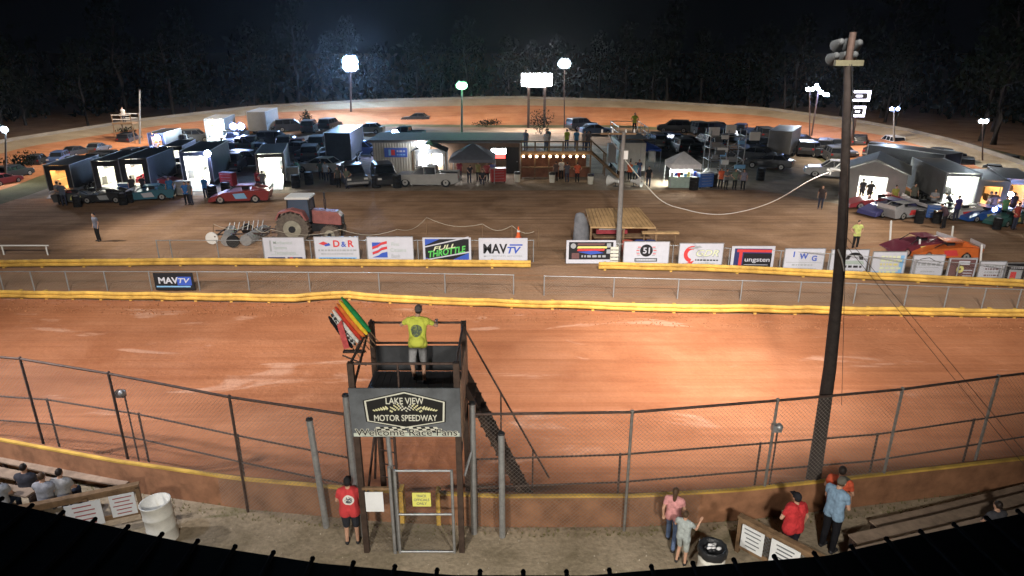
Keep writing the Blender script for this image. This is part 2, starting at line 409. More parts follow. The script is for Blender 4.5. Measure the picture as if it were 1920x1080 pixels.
POSES = {
 'stand': {},
 'folded': dict(elL=(-.27,.02,1.17), haL=(-.02,.20,1.20), elR=(.27,.02,1.17), haR=(.03,.22,1.14)),
 'hips': dict(elL=(-.36,-.08,1.18), haL=(-.17,.06,1.0), elR=(.36,-.08,1.18), haR=(.17,.06,1.0)),
 'walk': dict(knL=(-.10,.20,.54), anL=(-.10,.16,.12), knR=(.10,-.03,.49), anR=(.10,-.30,.13), elL=(-.25,-.12,1.17), haL=(-.24,-.06,.93), elR=(.25,.06,1.17), haR=(.24,.24,1.0)),
 'work': dict(pel=(0,-.05,.93), wst=(0,0,1.06), chs=(0,.15,1.24), nck=(0,.27,1.38), hd=(0,.36,1.48), shL=(-.18,.20,1.33), shR=(.18,.20,1.33), elL=(-.22,.34,1.10), haL=(-.15,.50,1.0), elR=(.22,.34,1.10), haR=(.15,.50,1.0)),
 'lean': dict(pel=(0,-.10,.94), wst=(.0,-.06,1.10), chs=(0,.05,1.32), nck=(0,.10,1.50), hd=(.02,.16,1.63), shL=(-.20,.08,1.42), shR=(.20,.08,1.42), elL=(-.40,.20,1.24), haL=(-.34,.46,1.25), elR=(.40,.20,1.24), haR=(.36,.46,1.25), knL=(-.12,-.14,.50), anL=(-.12,-.02,.08), knR=(.12,-.06,.50), anR=(.14,-.20,.08)),
 'phone': dict(elL=(-.25,.05,1.16), haL=(-.08,.30,1.22), elR=(.25,.05,1.16), haR=(.07,.32,1.22), hd=(0,.07,1.62)),
 'sit': dict(pel=(0,0,.50), wst=(0,.02,.66), chs=(0,.05,.88), nck=(0,.06,1.06), hd=(0,.09,1.19), shL=(-.185,.05,.99), shR=(.185,.05,.99), elL=(-.24,.12,.74), haL=(-.12,.34,.62), elR=(.24,.12,.74), haR=(.12,.34,.62), hiL=(-.1,.02,.49), knL=(-.12,.42,.50), anL=(-.12,.40,.08), hiR=(.1,.02,.49), knR=(.12,.42,.50), anR=(.12,.40,.08)),
}
PCACHE = {}
def hand(mb, w, d, side, k=1.0, curl=.6, r=1.0):
    """palm with four fingers and a thumb, at wrist w, pointing along d"""
    d = Vector(d).normalized(); up = Vector((0,0,1)) if abs(d.z) < .8 else Vector((0,1,0))
    s = d.cross(up).normalized()*side; n = s.cross(d).normalized()*side
    if n.z > 0: n = -n
    w = Vector(w); pc = w + d*.045*k
    for i in range(4):
        o = s*(i-1.5)*.021*k; b = w + d*.085*k + o; ln = (.036,.042,.040,.031)[i]*k
        cap(mb, w + o*.5, b, .013*k, .0115*k, SKIN, 6)
        m1 = b + (d*.85+n*.5*curl)*ln; m2 = m1 + (d*.5+n*curl)*ln*.8
        cap(mb, b, m1, .0105*k, .0095*k, SKIN, 6); cap(mb, m1, m2, .0095*k, .008*k, SKIN, 6)
    tb = w + d*.03*k - s*.032*k; tt = tb + (d*.7 - s*.75 + n*.4)*.035*k
    cap(mb, w + d*.01*k, tb, .014*k, .013*k, SKIN, 6); cap(mb, tb, tt, .012*k, .010*k, SKIN, 6); cap(mb, tt, tt + (d*.9 - s*.1 + n*.4)*.028*k, .010*k, .008*k, SKIN, 6)
def person(label, loc, face=0, shirt=(.3,.3,.3), pants=(.03,.035,.05), pose='stand', hair='d', shorts=False, fine=False, h=1.76, cap_c=None, group=None, J=None, bulk=1.0, shirt_mat=None, tilt=0.0, skirt=False, sleeve=.55, sc=None):
    key = (shirt, pants, pose, hair, shorts, fine, cap_c, bulk, skirt, sleeve, bool(J) and label)
    t = thing('person', label, 'person', loc, R(face), group, sc or h/1.76)
    j = dict(BASEJ); j.update(POSES[pose]); j.update(J or {}); j = {k: Vector(v) for k, v in j.items()}
    if key in PCACHE:
        for nm, me in PCACHE[key]: link(nm, me, t)
        return t
    vox = .0095 if fine else .028; B = MB(); b = bulk; up = (j['nck']-j['chs']).normalized()
    # body
    def torso(mb, mt, g, low=True):
        for s_, sh, hp in ((-1,'shL','hiL'), (1,'shR','hiR')):
            cap(mb, j['chs']+(j[sh]-j['chs'])*.45, j['wst']+(j[hp]-j['pel'])*.75, (.105+g)*b, (.098+g)*b, mt)
            cap(mb, j['wst']+(j[hp]-j['pel'])*.75, j['pel']+(j[hp]-j['pel'])*.8, (.098+g)*b, (.105+g)*b, mt) if low else None
            cap(mb, j[sh]+(j['nck']-j[sh])*.6-up*.03, j[sh]-up*.02, .055+g, .060+g, mt)
            cap(mb, j['chs'], j[sh]-up*.04, (.09+g)*b, .065+g, mt)
    torso(B, SKIN, 0)
    cap(B, j['nck']-up*.05, j['nck']+(j['hd']-j['nck'])*.6, .058, .052, SKIN)
    hd = j['hd']; f_ = (j['hd']-j['nck']); fwd = Vector((0,1,-f_.y/max(.05,f_.z)*.5)).normalized()
    B.sph(hd, (.074,.094,.112), SKIN, 14); cap(B, hd+fwd*.045-Vector((0,0,.05)), hd+fwd*.05-Vector((0,0,.075)), .045, .034, SKIN)
    for s_ in (-1,1): B.sph(hd+Vector((s_*.076,0,-.005)), (.012,.022,.030), SKIN, 8)
    cap(B, hd+fwd*.088+Vector((0,0,.015)), hd+fwd*.108-Vector((0,0,.018)), .010, .014, SKIN, 6)
    B.sph(hd+fwd*.088-Vector((0,0,.052)), (.024,.010,.009), SKIN, 8)
    for q in 'LR':
        s_ = -1 if q == 'L' else 1
        cap(B, j['sh'+q], j['el'+q], .050, .040, SKIN); cap(B, j['el'+q], j['ha'+q], .040, .026, SKIN)
        hdv = (j['ha'+q]-j['el'+q]).normalized()
        if fine: hand(B, j['ha'+q], hdv, s_)
        else:
            cap(B, j['ha'+q], j['ha'+q]+hdv*.10, .035, .028, SKIN, 6)
        cap(B, j['hi'+q], j['kn'+q], .085, .056, SKIN); cap(B, j['kn'+q], j['an'+q], .056, .037, SKIN)
        cap(B, j['an'+q]-Vector((0,0,.03)), j['an'+q]+Vector((0,.13,-.045)), .037, .03, SKIN)
    parts = [('body', remesh(B, vox))]
    S = MB(); sm = shirt_mat or cloth(shirt); torso(S, sm, .017)
    cap(S, j['chs']+up*.02, j['wst'], (.118)*b, (.112)*b, sm); cap(S, j['wst'], j['pel']+Vector((0,0,.02)), .112*b, .118*b, sm)
    S.sph(j['pel']+Vector((0,0,.04)), (.175*b,.128*b,.15), sm, 12); S.sph(j['chs']-up*.03, (.17*b,.132*b,.17), sm, 12)
    S.cyl(j['nck']-up*.07, j['nck']-up*.005, .085, sm, .066, 12)
    for q in 'LR': 
        e = j['sh'+q].lerp(j['el'+q], sleeve if sleeve < 1 else 1.0); cap(S, j['sh'+q], e, .066, .060, sm)
        if sleeve >= 1: cap(S, j['el'+q], j['el'+q].lerp(j['ha'+q], .9), .056, .038, sm)
    if pose not in ('sit',) : 
        for q in 'LR': cap(S, j['pel'].lerp(j['hi'+q], .8)+Vector((0,0,.04)), j['hi'+q].lerp(j['kn'+q], .14), .122*b, .120*b, sm)
    parts.append(('shirt', remesh(S, vox*1.1)))
    T = MB(); pm = cloth(pants)
    for q in 'LR':
        cap(T, j['pel'].lerp(j['hi'+q], .8)+Vector((0,0,.06)), j['hi'+q], .107*b, .108*b, pm)
        kn = j['hi'+q].lerp(j['kn'+q], .98)
        cap(T, j['hi'+q], kn, .105*b, .082 if shorts else .074, pm)
        if not shorts: cap(T, j['kn'+q], j['kn'+q].lerp(j['an'+q], .95), .074, .060, pm)
    cap(T, j['hiL'], j['hiR'], .10, .10, pm)
    parts.append(('shorts' if shorts else 'trousers', remesh(T, vox*1.1)))
    H = MB(); hm = HAIRD if hair == 'd' else HAIRB
    if cap_c:
        cm = cloth(cap_c); H.sph(hd+Vector((0,-.008,.028)), (.086,.104,.098), cm, 16)
        H.box(hd+Vector((0,.125,.035)), (.13,.10,.016), cm); parts.append(('cap', remesh(H, vox)))
        H = MB(); H.sph(hd+Vector((0,-.025,-.015)), (.078,.080,.075), hm, 12); parts.append(('hair', remesh(H, vox)))
    else:
        H.sph(hd+Vector((0,-.018,.024)), (.084,.100,.104), hm, 14)
        if hair == 'l': cap(H, hd+Vector((0,-.06,0)), hd+Vector((0,-.085,-.20)), .07, .045, HAIRB)
        parts.append(('hair', remesh(H, vox)))
    F = MB()
    for q in 'LR': cap(F, j['an'+q]+Vector((0,-.02,-.035)), j['an'+q]+Vector((0,.15,-.045)), .048, .040, SHOE)
    parts.append(('shoes', remesh(F, vox*1.2)))
    if fine:
        E = MB(); ew = mat('eye_white', (.8,.8,.78), .3, var=0)
        for s_ in (-1,1):
            E.sph(hd+fwd*.083+Vector((s_*.031,0,.008)), .012, ew, 8); E.sph(hd+fwd*.092+Vector((s_*.031,0,.008)), .006, DARK, 6)
        e = E.build('eyes'); me = e.data; bpy.data.objects.remove(e); parts.append(('eyes', me))
    PCACHE[key] = parts
    for nm, me in parts: link(nm, me, t)
    return t

# ------------------------------------------------------------------ flag stand
FX0, FX1, FY0, FY1, FZ = -3.36, -1.16, 12.5, 14.7, 3.55
BKP = mat('dark_grey_board', (.045,.047,.052), .6, var=.3, scale=2)
fs = thing('flag_stand', 'raised flag stand with painted welcome banner, dark posts and railings beside the gate', 'flag stand', (0,0,0))
for i, (x, y) in enumerate(((FX0,FY0),(FX1,FY0),(FX0,FY1),(FX1,FY1))):
    q = MB(); q.box((x, y, 2.43), (.13,.13,4.86), WOODD); q.build('post', fs, bevel=.01)
q = MB()
for i in range(14): q.box((FX0+.08+i*(FX1-FX0-.16)/13, (FY0+FY1)/2, FZ), (.15, FY1-FY0-.14, .05), BKP)
q.build('deck', fs)
q = MB(); q.box(((FX0+FX1)/2, FY0+.1, FZ-.12), (FX1-FX0-.14,.06,.18), WOODD); q.box(((FX0+FX1)/2, FY1-.1, FZ-.12), (FX1-FX0-.14,.06,.18), WOODD); q.build('joist', fs)
q = MB(); BKP = mat('dark_grey_board', (.045,.047,.052), .6, var=.3, scale=2)
q.box(((FX0+FX1)/2, FY1-.04, FZ+.36), (FX1-FX0-.14,.03,.66), BKP); q.build('back_panel', fs)
q = MB(); SIDEP = mat('weathered_side_ply', (.30,.20,.14), .85, var=.5, scale=4, bump=.01)
q.box((FX1+.075, (FY0+FY1)/2, FZ+.12), (.02,FY1-FY0-.1,1.5), SIDEP); q.build('side_panel', fs)
for a, b in (((FX0,FY0,4.83),(FX1,FY0,4.83)), ((FX0,FY1,4.83),(FX1,FY1,4.83)), ((FX0,FY0,4.83),(FX0,FY1,4.83)), ((FX0,FY1,4.30),(FX1,FY1,4.30)), ((FX0,FY0,4.2),(FX0,FY1,4.9)), ((FX1,FY0,4.83),(FX1,FY1,4.83))):
    q = MB(); q.cyl(a, b, .03, STEELD, n=8); q.build('rail', fs)
q = MB(); q.cyl((FX0+.98,FY0,4.25), (FX0+.98,FY0,4.83), .022, STEELD); q.build('baluster', fs)
for pp_ in ([(FX0,FY1,2.9),(FX0+.05,FY0+1.1,1.2)], [(FX0,FY0+.1,.9),(FX0,FY1,2.6)], [(FX1,FY0+.1,2.2),(FX1,FY1,2.7)]):
    q = MB(); q.tube(pp_, .03, STEELD); q.build('brace', fs)
# ladder like rungs at the left back leg
q = MB()
q.cyl((FX0+.42,FY1-.3,0), (FX0+.42,FY1-.3,FZ), .035, STEELD)
for z in (.6,1.0,1.4,1.8,2.2,2.6,3.0): q.cyl((FX0,FY1-.15,z),(FX0+.42,FY1-.3,z), .018, STEELD)
q.build('ladder', fs)
# banner
BANG = mat('banner_grey', (.10,.108,.118), .5, var=.35, scale=1.4); BANW = mat('banner_white', (.56,.56,.48), .5, var=.06)
BANB = mat('banner_black', (.012,.012,.012), .5, var=0); BANK = mat('banner_cream', (.62,.60,.36), .5, var=.2, scale=3)
bw, bh = FX1-FX0+.14, 1.17; bx, by, bz = (FX0+FX1)/2, FY0-.085, 3.72
q = MB(); q.box((bx, by, bz), (bw, .03, bh), BANG)
def fl(mb, pts, mt, y): mb.add([(bx+a*bw/2, y, bz+c*bh/2) for a, c in pts], [tuple(range(len(pts)))], mt)
HEXO = [(-.73,.50),(-.70,-.34),(0,-.62),(.70,-.36),(.72,.46),(0,.86)]
y1 = by-.017
fl(q, [(a*1.035, c*1.05-.005) for a, c in HEXO], BANB, y1); fl(q, [(a, c) for a, c in HEXO], BANW, y1-.002)
fl(q, [(a*.955, .05+(c-.05)*.93) for a, c in HEXO], BANB, y1-.004)
q.text('LAKE VIEW', (bx, y1-.007, bz+.50*bh/2), .155, BANW, w=.80, off=.015)
q.text('MOTOR SPEEDWAY', (bx, y1-.007, bz-.20*bh/2), .15, BANW, w=1.34, off=.015)
for r in range(4):   # waving checkered flags between the two lines
    for c in range(-9, 10):
        if (r+c) % 2: continue
        w_ = .032; u0 = c*.036; zz = .13*bh/2 + r*.040 - .04 + .055*abs(math.sin(c*.35)) - .02*abs(c)*.2
        if abs(c) <= 1 and r == 3: continue
        q.add([(bx+u0+(.012*(r-1.5) if c < 0 else -.012*(r-1.5)), y1-.007, bz+zz), (bx+u0+w_+(.012*(r-1.5) if c < 0 else -.012*(r-1.5)), y1-.007, bz+zz-.006), (bx+u0+w_, y1-.007, bz+zz+.034), (bx+u0, y1-.007, bz+zz+.038)], [(0,1,2,3)], BANK if abs(c) > 3 else BANW)
for s_ in (-1,1):      # feathered wing strokes either side
    for k in range(6):
        a0 = .30+.045*k
        fl(q, [(s_*a0, .20-.02*k), (s_*(a0+.05), .30-.03*k), (s_*(a0+.065), .27-.03*k), (s_*(a0+.03), .12-.01*k)], BANK, y1-.007)
for r in range(3):     # checks under the hexagon
    for c in range(-8, 9):
        fl(q, [(c*.075-.037+.02*r, -.58-r*.075), (c*.075+.037+.02*r, -.58-r*.075), (c*.075+.037+.02*(r+1), -.655-r*.075), (c*.075-.037+.02*(r+1), -.655-r*.075)], BANW if (r+c) % 2 else BANB, y1-.0015) if abs(c)*.075 < .62-(2-r)*.02 and (abs(c)*.075*.4+.0) > (.0) else None
fl(q, [(-.97,-.83),(.97,-.83),(.97,-.98),(-.97,-.98)], mat('banner_pale', (.42,.46,.40), .5, var=.25, scale=3), y1-.003)
q.text('Welcome Race Fans', (bx, y1-.0075, bz-.80*bh/2), .165, BANW, w=bw*.945, off=.045)
q.text('Welcome Race Fans', (bx, y1-.0105, bz-.80*bh/2), .165, BANB, w=bw*.93, off=.004)
q.build('banner', fs)
# stairs
st = thing('stairs', 'steep dark steel stairs with handrail leading up to the right side of the flag stand', 'stairs')
s0, s1 = Vector((FX1+.1, 14.05, FZ)), Vector((.52, 14.05, .02))
for yy in (-.36, .36):
    q = MB(); a = s0+Vector((0,yy,0)); b = s1+Vector((0,yy,0)); d = Vector((0,0,.16))
    q.add([a-d, a+d, b+d, b-d, a-d+Vector((0,.05,0)), a+d+Vector((0,.05,0)), b+d+Vector((0,.05,0)), b-d+Vector((0,.05,0))], [(0,3,2,1),(4,5,6,7),(0,1,5,4),(2,3,7,6),(1,2,6,5),(0,4,7,3)], WOODD); q.build('stringer', st)
for i in range(13):
    p = s0.lerp(s1, (i+.7)/13.5); q = MB(); q.box(p, (.24,.70,.035), WOODD); q.build('tread', st)
q = MB(); q.tube([(FX1,14.45,4.86), (.95,14.45,.62)], .025, STEELD)
for f_ in (.42,.80): p = Vector((FX1,14.45,4.86)).lerp(Vector((.95,14.45,.62)), f_); q.cyl(p, (p.x, p.y, max(0, p.z-1.15)), .02, STEELD)
q.build('handrail', st)
# rolled racing flags in a rack
fk = thing('flag_rack', 'rack of rolled colourful racing flags leaning out left of the flag stand', 'flag rack')
fcols = [('green_flag',(.02,.22,.07)), ('yellow_flag',(.75,.50,.04)), ('orange_flag',(.65,.17,.04)), ('red_flag',(.50,.05,.03)), ('white_flag',(.66,.66,.62)), ('checkered_flag',None), ('black_flag',(.015,.015,.018))]
q = MB(); q.cyl((-3.36,13.9,4.1), (-3.9,13.9,4.35), .02, STEELD); q.tube([(-3.42,13.9,4.83),(-3.60,13.85,4.45)], .018, STEELD); q.box((-3.62,13.9,4.45), (.5,.12,.04), WOODD); q.build('bracket', fk)
chk = bpy.data.materials.new('checkered_cloth'); chk.use_nodes = True; nt = chk.node_tree; cn = nt.nodes.new('ShaderNodeTexChecker'); cn.inputs['Scale'].default_value = 14
cn.inputs['Color1'].default_value = (.65,.65,.62,1); cn.inputs['Color2'].default_value = (.01,.01,.01,1); tcn = nt.nodes.new('ShaderNodeTexCoord')
nt.links.new(tcn.outputs['Object'], cn.inputs['Vector']); nt.links.new(cn.outputs['Color'], nt.nodes['Principled BSDF'].inputs['Base Color'])
for i, (nm, c) in enumerate(fcols):
    t0 = PY(694-i*5.5, 622+i*5.0, 13.75+.05*i); t1 = PY(640-i*4.0, 557+i*6.0, 13.9+.05*i)
    fm = cloth(c) if c else chk
    q = MB(); d = (t1-t0); ax = d.normalized()
    q.tube([t0-ax*.30, t0], .012, WOOD); 
    q.tube([t0, t0+d*.15, t0+d*.5, t0+d*.85, t1], [.030,.055,.06,.05,.018], fm, 8); q.build(nm, fk)
q = MB(); a = PY(655,652,13.9); q.add([a, PY(640,600,13.9), PY(632,610,13.9), PY(645,655,13.9), a+Vector((0,.02,0)), PY(640,600,13.9)+Vector((0,.02,0)), PY(632,610,13.9)+Vector((0,.02,0)), PY(645,655,13.9)+Vector((0,.02,0))], [(0,1,2,3),(7,6,5,4),(0,4,5,1),(2,6,7,3),(1,5,6,2),(3,7,4,0)], cloth((.55,.10,.10))); q.build('hanging_flag', fk)

# big grey pipe posts and gate
for (xt, yt, xb_, yb_, lab) in ((580,787,612,988,'thick grey pipe post left of the man in the red shirt'), (648,742,676,1004,'thick grey pipe post beside the left corner of the flag stand'),
        (885,757,889,1000,'tall grey pipe post just right of the flag stand'), (940,814,942,1006,'shorter grey pipe post on its own to the right of the flag stand'), (727,815,748,1030,'grey pipe post behind the gate, left hinge side')):
    b0 = P(xb_, yb_); t0 = PY(xt, yt, b0.y)
    pp = thing('pipe_post', lab, 'post', b0, group='grey pipe posts around the flag stand')
    q = MB(); q.cyl((0,0,0), t0-b0, .075 if xb_ != 748 else .05, STEEL, n=14); q.build('pipe', pp); q = MB(); q.cyl(t0-b0, t0-b0+Vector((0,0,.04)), .085, DARK, .07, 14); q.build('pipe_cap', pp)
gy = 12.42
gt = thing('gate', 'narrow galvanised chain link gate under the flag stand with a yellow notice on it', 'gate')
q = MB(); GX0, GX1 = P(752,1032).x, P(853,1032).x
for x in (GX0, GX1): q.cyl((x,gy,.03), (x,gy,2.28), .033, STEEL)
for z in (.06,1.1,2.26): q.cyl((GX0,gy,z), (GX1,gy,z), .026, STEEL)
q.cyl((GX0-.12,gy+.02,0), (GX0-.12,gy+.02,2.35), .04, STEEL); q.build('frame', gt)
q = MB(); clink(q, Vector((GX0,gy,0)), Vector((GX1,gy,0)), .06, 2.26, .07, .002, WIREL); q.build('chain_link_mesh', gt)
gp = thing('chain_link_fence', 'short chain link panel with a wooden top bar left of the gate', 'fence')
xa = P(690,1022).x+.1; xb2 = GX0-.18
q = MB(); clink(q, Vector((xa,gy+.03,0)), Vector((xb2,gy+.03,0)), .02, 1.75, .07, .002, WIREL); q.build('chain_link_mesh', gp)
q = MB(); q.box(((xa+xb2)/2,gy+.03,1.78), (xb2-xa+.1,.06,.06), WOOD); q.build('top_bar', gp)
gp = thing('chain_link_fence', 'short chain link panel between the right stand post and the grey pipe post', 'fence')
q = MB(); clink(q, Vector((FX1+.1,12.6,0)), Vector((P(888,1000).x,P(888,1000).y-.1,0)), .02, 2.3, .07, .002, WIREL); q.build('chain_link_mesh', gp)
q = MB(); q.tube([(FX1+.1,12.6,2.0),(P(888,1000).x,P(888,1000).y-.1,2.35)], .03, STEEL); q.build('top_bar', gp)
def small_sign(name, label, a, b, zt, zb, mt, txt=None, tm=None, bars=0, off=.02, thick=.015, n=None):
    """flat notice on the vertical plane through ground points a, b"""
    t = thing(name, label, 'sign'); a = Vector(a); b = Vector(b); u = (b-a); w = u.length; u.normalize()
    M = Matrix.Translation((a+b)/2 + Vector((0,0,(zt+zb)/2))) @ Matrix.Rotation(math.atan2(u.y, u.x), 4, 'Z')
    q = MB(M); h = zt-zb; q.box((0,0,0), (w,thick,h), mt)
    if txt:
        for i, l in enumerate(txt): q.text(l, (0,-thick/2-.003, h*(.28-.28*i)), h*.19, tm, w=w*(.55 if len(l) < 6 else .84), off=.01)
    for i in range(bars): q.box((rnd.uniform(-.03,.03)*w,-thick/2-.002, h*(.36-.72*i/max(1,bars-1))), (w*rnd.uniform(.5,.78),.003,h*.045), tm)
    q.build('board', t)
    return t
SGY = mat('notice_yellow', (.68,.66,.16), .5, var=.06); SGT = mat('notice_text', (.10,.11,.13), .6, var=0); SGW = mat('notice_white', (.74,.76,.78), .5, var=.05); SGR = mat('notice_red_text', (.35,.08,.08), .6, var=0)
small_sign('notice', 'yellow notice wired to the gate mesh under the flag stand', (P(782,1028).x,gy-.05,0), (P(815,1028).x,gy-.05,0), 1.72, 1.36, SGY, ['TRACK','OFFICIALS','ONLY'], SGT)
small_sign('notice', 'blank-looking white notice hung on the panel left of the gate', (P(690,1028).x+.10,gy-.05,0), (P(722,1028).x+.1,gy-.05,0), 1.74, 1.22, SGW)
# ------------------------------------------------------------------ foreground people
SH_RED = bpy.data.materials.new('red_shirt_with_round_print'); SH_RED.use_nodes = True
def print_mat(m, base, disc, inner, cx, cz, r0, r1, back=True):
    nt = m.node_tree; N = nt.nodes; L = nt.links; tc = N.new('ShaderNodeTexCoord'); sx = N.new('ShaderNodeSeparateXYZ'); L.new(tc.outputs['Object'], sx.inputs[0])
    def mth(op, a, b=None, c=None):
        n = N.new('ShaderNodeMath'); n.operation = op
        for i, v in enumerate((a, b, c)):
            if v is None: continue
            if isinstance(v, (int, float)): n.inputs[i].default_value = v
            else: L.new(v, n.inputs[i])
        return n.outputs[0]
    dx = mth('SUBTRACT', sx.outputs[0], cx); dz = mth('SUBTRACT', sx.outputs[2], cz)
    d = mth('SQRT', mth('ADD', mth('MULTIPLY', dx, dx), mth('MULTIPLY', dz, dz)))
    bk = mth('LESS_THAN', sx.outputs[1], 0.0)
    no = N.new('ShaderNodeTexNoise'); no.inputs['Scale'].default_value = 26; L.new(tc.outputs['Object'], no.inputs['Vector'])
    col = None
    def mx(fac, a, b):
        x = N.new('ShaderNodeMix'); x.data_type = 'RGBA'; L.new(fac, x.inputs[0])
        for s_, v in ((x.inputs[6], a), (x.inputs[7], b)):
            if isinstance(v, tuple): s_.default_value = (*v, 1)
            else: L.new(v, s_)
        return x.outputs[2]
    inn = mx(mth('GREATER_THAN', no.outputs['Fac'], .52), inner, disc)
    c = mx(mth('MULTIPLY', mth('LESS_THAN', d, r0), bk), base, disc)
    c = mx(mth('MULTIPLY', mth('LESS_THAN', d, r1), bk), c, inn)
    L.new(c, N['Principled BSDF'].inputs['Base Color']); N['Principled BSDF'].inputs['Roughness'].default_value = .9
print_mat(SH_RED, (.55,.045,.05), (.68,.66,.62), (.09,.10,.12), .02, 1.27, .125, .085)
person('person in a red shirt with round white back print, standing left of the gate', P(662,1018), 4, (.55,.05,.05), (.03,.032,.04), 'folded', shorts=True, fine=True, cap_c=(.02,.02,.022), shirt_mat=SH_RED, bulk=1.25, h=1.82)
SH_YEL = bpy.data.materials.new('yellow_shirt_with_dark_print'); SH_YEL.use_nodes = True
print_mat(SH_YEL, (.62,.66,.09), (.24,.28,.08), (.10,.13,.10), .0, 1.24, .13, .125)
person('person in yellow shirt and grey shorts leaning on the flag stand railing', (-2.20, 14.22, FZ+.03), -3, (.62,.66,.1), (.30,.30,.31), 'lean', shorts=True, fine=True, cap_c=(.10,.09,.09), shirt_mat=SH_YEL, h=1.84, bulk=1.05)
person('person in light blue shirt and black trousers by the foot of the tall pole', P(1550,1030), -62, (.22,.33,.46), (.012,.012,.015), 'phone', fine=True, h=2.0, hair='b', cap_c=(.13,.12,.10), sleeve=.5)
person('person in an orange-red shirt mostly hidden behind the one in light blue', P(1556,1002), -40, (.55,.10,.05), (.03,.03,.04), 'folded', fine=True, h=1.92, hair='d')
person('person in a loose red shirt and black cap standing behind the right ramp railing', P(1476,1050), 15, (.50,.04,.045), (.02,.02,.03), 'hips', fine=True, h=1.82, cap_c=(.02,.02,.025), bulk=1.3, J=dict(elL=(-.32,.02,1.18), haL=(-.12,.22,1.12), elR=(.28,-.04,1.15), haR=(.30,.04,.90)))
person('woman in a pink top and blue jeans stepping forward behind the child in pale grey', P(1257,1022), -22, (.58,.27,.27), (.10,.14,.24), 'walk', fine=True, h=1.60, hair='l', sleeve=.5)
person('child in a pale grey top and shorts with navy shoulders, standing with an arm raised', P(1276,1056), -35, (.36,.40,.40), (.34,.37,.36), 'stand', shorts=True, fine=True, h=1.42, hair='b', J=dict(elR=(.30,.10,1.24), haR=(.34,.26,1.42), elL=(-.27,.06,1.20), haL=(-.18,.26,1.16), knL=(-.11,.12,.52)), sleeve=.5)
# ------------------------------------------------------------------ barrels, ramps, bleachers
BARW = mat('white_barrel_paint', (.66,.65,.60), .55, var=.14, scale=5); BAG = mat('black_bin_bag', (.02,.021,.024), .35, var=.2, bump=.02, bscale=12); LIT = mat('litter', (.7,.7,.72), .6, var=.2, scale=20)
def barrel_parts(t, bag):
    q = MB(); n = 24; prof = [(.285,0),(.29,.02),(.285,.28),(.298,.30),(.285,.32),(.285,.58),(.298,.60),(.285,.62),(.285,.86),(.30,.88),(.30,.90),(.275,.90),(.27,.05),(0,.05)]
    vs = [(r*math.cos(2*math.pi*i/n), r*math.sin(2*math.pi*i/n), z) for r, z in prof for i in range(n)]
    q.add(vs, [(k*n+i, k*n+(i+1) % n, (k+1)*n+(i+1) % n, (k+1)*n+i) for k in range(len(prof)-1) for i in range(n)], BARW, True); q.build('drum', t)
    if bag:
        q = MB(); prof = [(.30,.72),(.318,.75),(.325,.84),(.315,.91),(.29,.94),(.25,.91),(.22,.83),(0,.80)]
        vs = [((r+.012*math.sin(i*2.9+k))*math.cos(2*math.pi*i/n), (r+.012*math.sin(i*2.9+k))*math.sin(2*math.pi*i/n), z+.012*math.sin(i*1.7)*(k < 5)) for k, (r, z) in enumerate(prof) for i in range(n)]
        q.add(vs, [(k*n+i, k*n+(i+1) % n, (k+1)*n+(i+1) % n, (k+1)*n+i) for k in range(len(prof)-1) for i in range(n)], BAG, True); q.build('bag', t)
        q = MB()
        for k in range(9): q.sph((rnd.uniform(-.12,.12), rnd.uniform(-.12,.12), .86+rnd.uniform(0,.05)), (.08,.05,.035), LIT if k % 3 else BAG, 6)
        q.build('rubbish', t)
tb = thing('trash_barrel', 'open white drum without a bag by the left ramp', 'trash barrel', P(309,1008), 0, 'white trash barrels by the fence', 1.15); barrel_parts(tb, False); tb.rotation_euler = (0,R(-3),0)
tb = thing('trash_barrel', 'white drum with a black bag full of rubbish by the right ramp', 'trash barrel', P(1329,1087), .4, 'white trash barrels by the fence', .98); barrel_parts(tb, True)
def ramp(label, A, B, side, wire):
    t = thing('ramp_railing', label, 'railing'); u = (B-A); L_ = u.length; u.normalize()
    h = A.z; g = Vector((0,0,0)); M = Matrix.Translation((A.x, A.y, 0)) @ Matrix.Rotation(math.atan2(u.y, u.x), 4, 'Z')
    q = MB(M); q.box((L_/2,0,h), (L_+.1,.16,.05), WOOD); q.box((L_/2,0,h-.10), (L_,.045,.14), WOOD); q.build('top_rail', t)
    q = MB(M); q.box((L_/2,0,.22), (L_,.045,.12), WOOD); q.build('bottom_rail', t)
    for k in range(int(L_/1.1)+2):
        q = MB(M); q.box((min(L_, k*1.1), .03, h/2-.04), (.09,.09,h-.08), WOOD); q.build('post', t)
    if wire:
        q = MB(); clink(q, Vector((A.x,A.y,0)), Vector((B.x,B.y,0)), .26, h-.16, .07, .003, STEEL); q.build('mesh', t)
    return u
A_, B_ = P(1390,968,1.0), P(1600,1075,1.0); uR = ramp('wooden ramp railing with mesh infill and two white notices at the lower right', A_, B_, 1, True)
A2, B2 = P(256,908,1.0), P(20,955,1.0); uL = ramp('wooden ramp railing with two white notices at the lower left', A2, B2, -1, False)
def on(A, u, d, o): 
    n = Vector((u.y, -u.x, 0)); 
    if n.y > 0: n = -n
    return Vector((A.x,A.y,0)) + Vector((u.x,u.y,0))*d + n*o
small_sign('notice', 'white printed notice nearest the top of the right ramp railing', on(A_,uR,.10,.09), on(A_,uR,.62,.09), .90, .30, SGW, bars=5, tm=SGT)
small_sign('notice', 'white notice further down the right ramp railing', on(A_,uR,.78,.09), on(A_,uR,1.42,.09), .92, .22, SGW, bars=6, tm=SGT)
def notice_l(label, d0, d1, zt, zb, bars):
    small_sign('notice', label, on(A2,uL,d1,.09), on(A2,uL,d0,.09), zt, zb, SGW, bars=bars, tm=SGR)
notice_l('white notice with reddish text near the top end of the left ramp railing', .08, .62, .86, .26, 5)
notice_l('wide white notice further along the left ramp railing', .80, 1.55, .84, .16, 5)
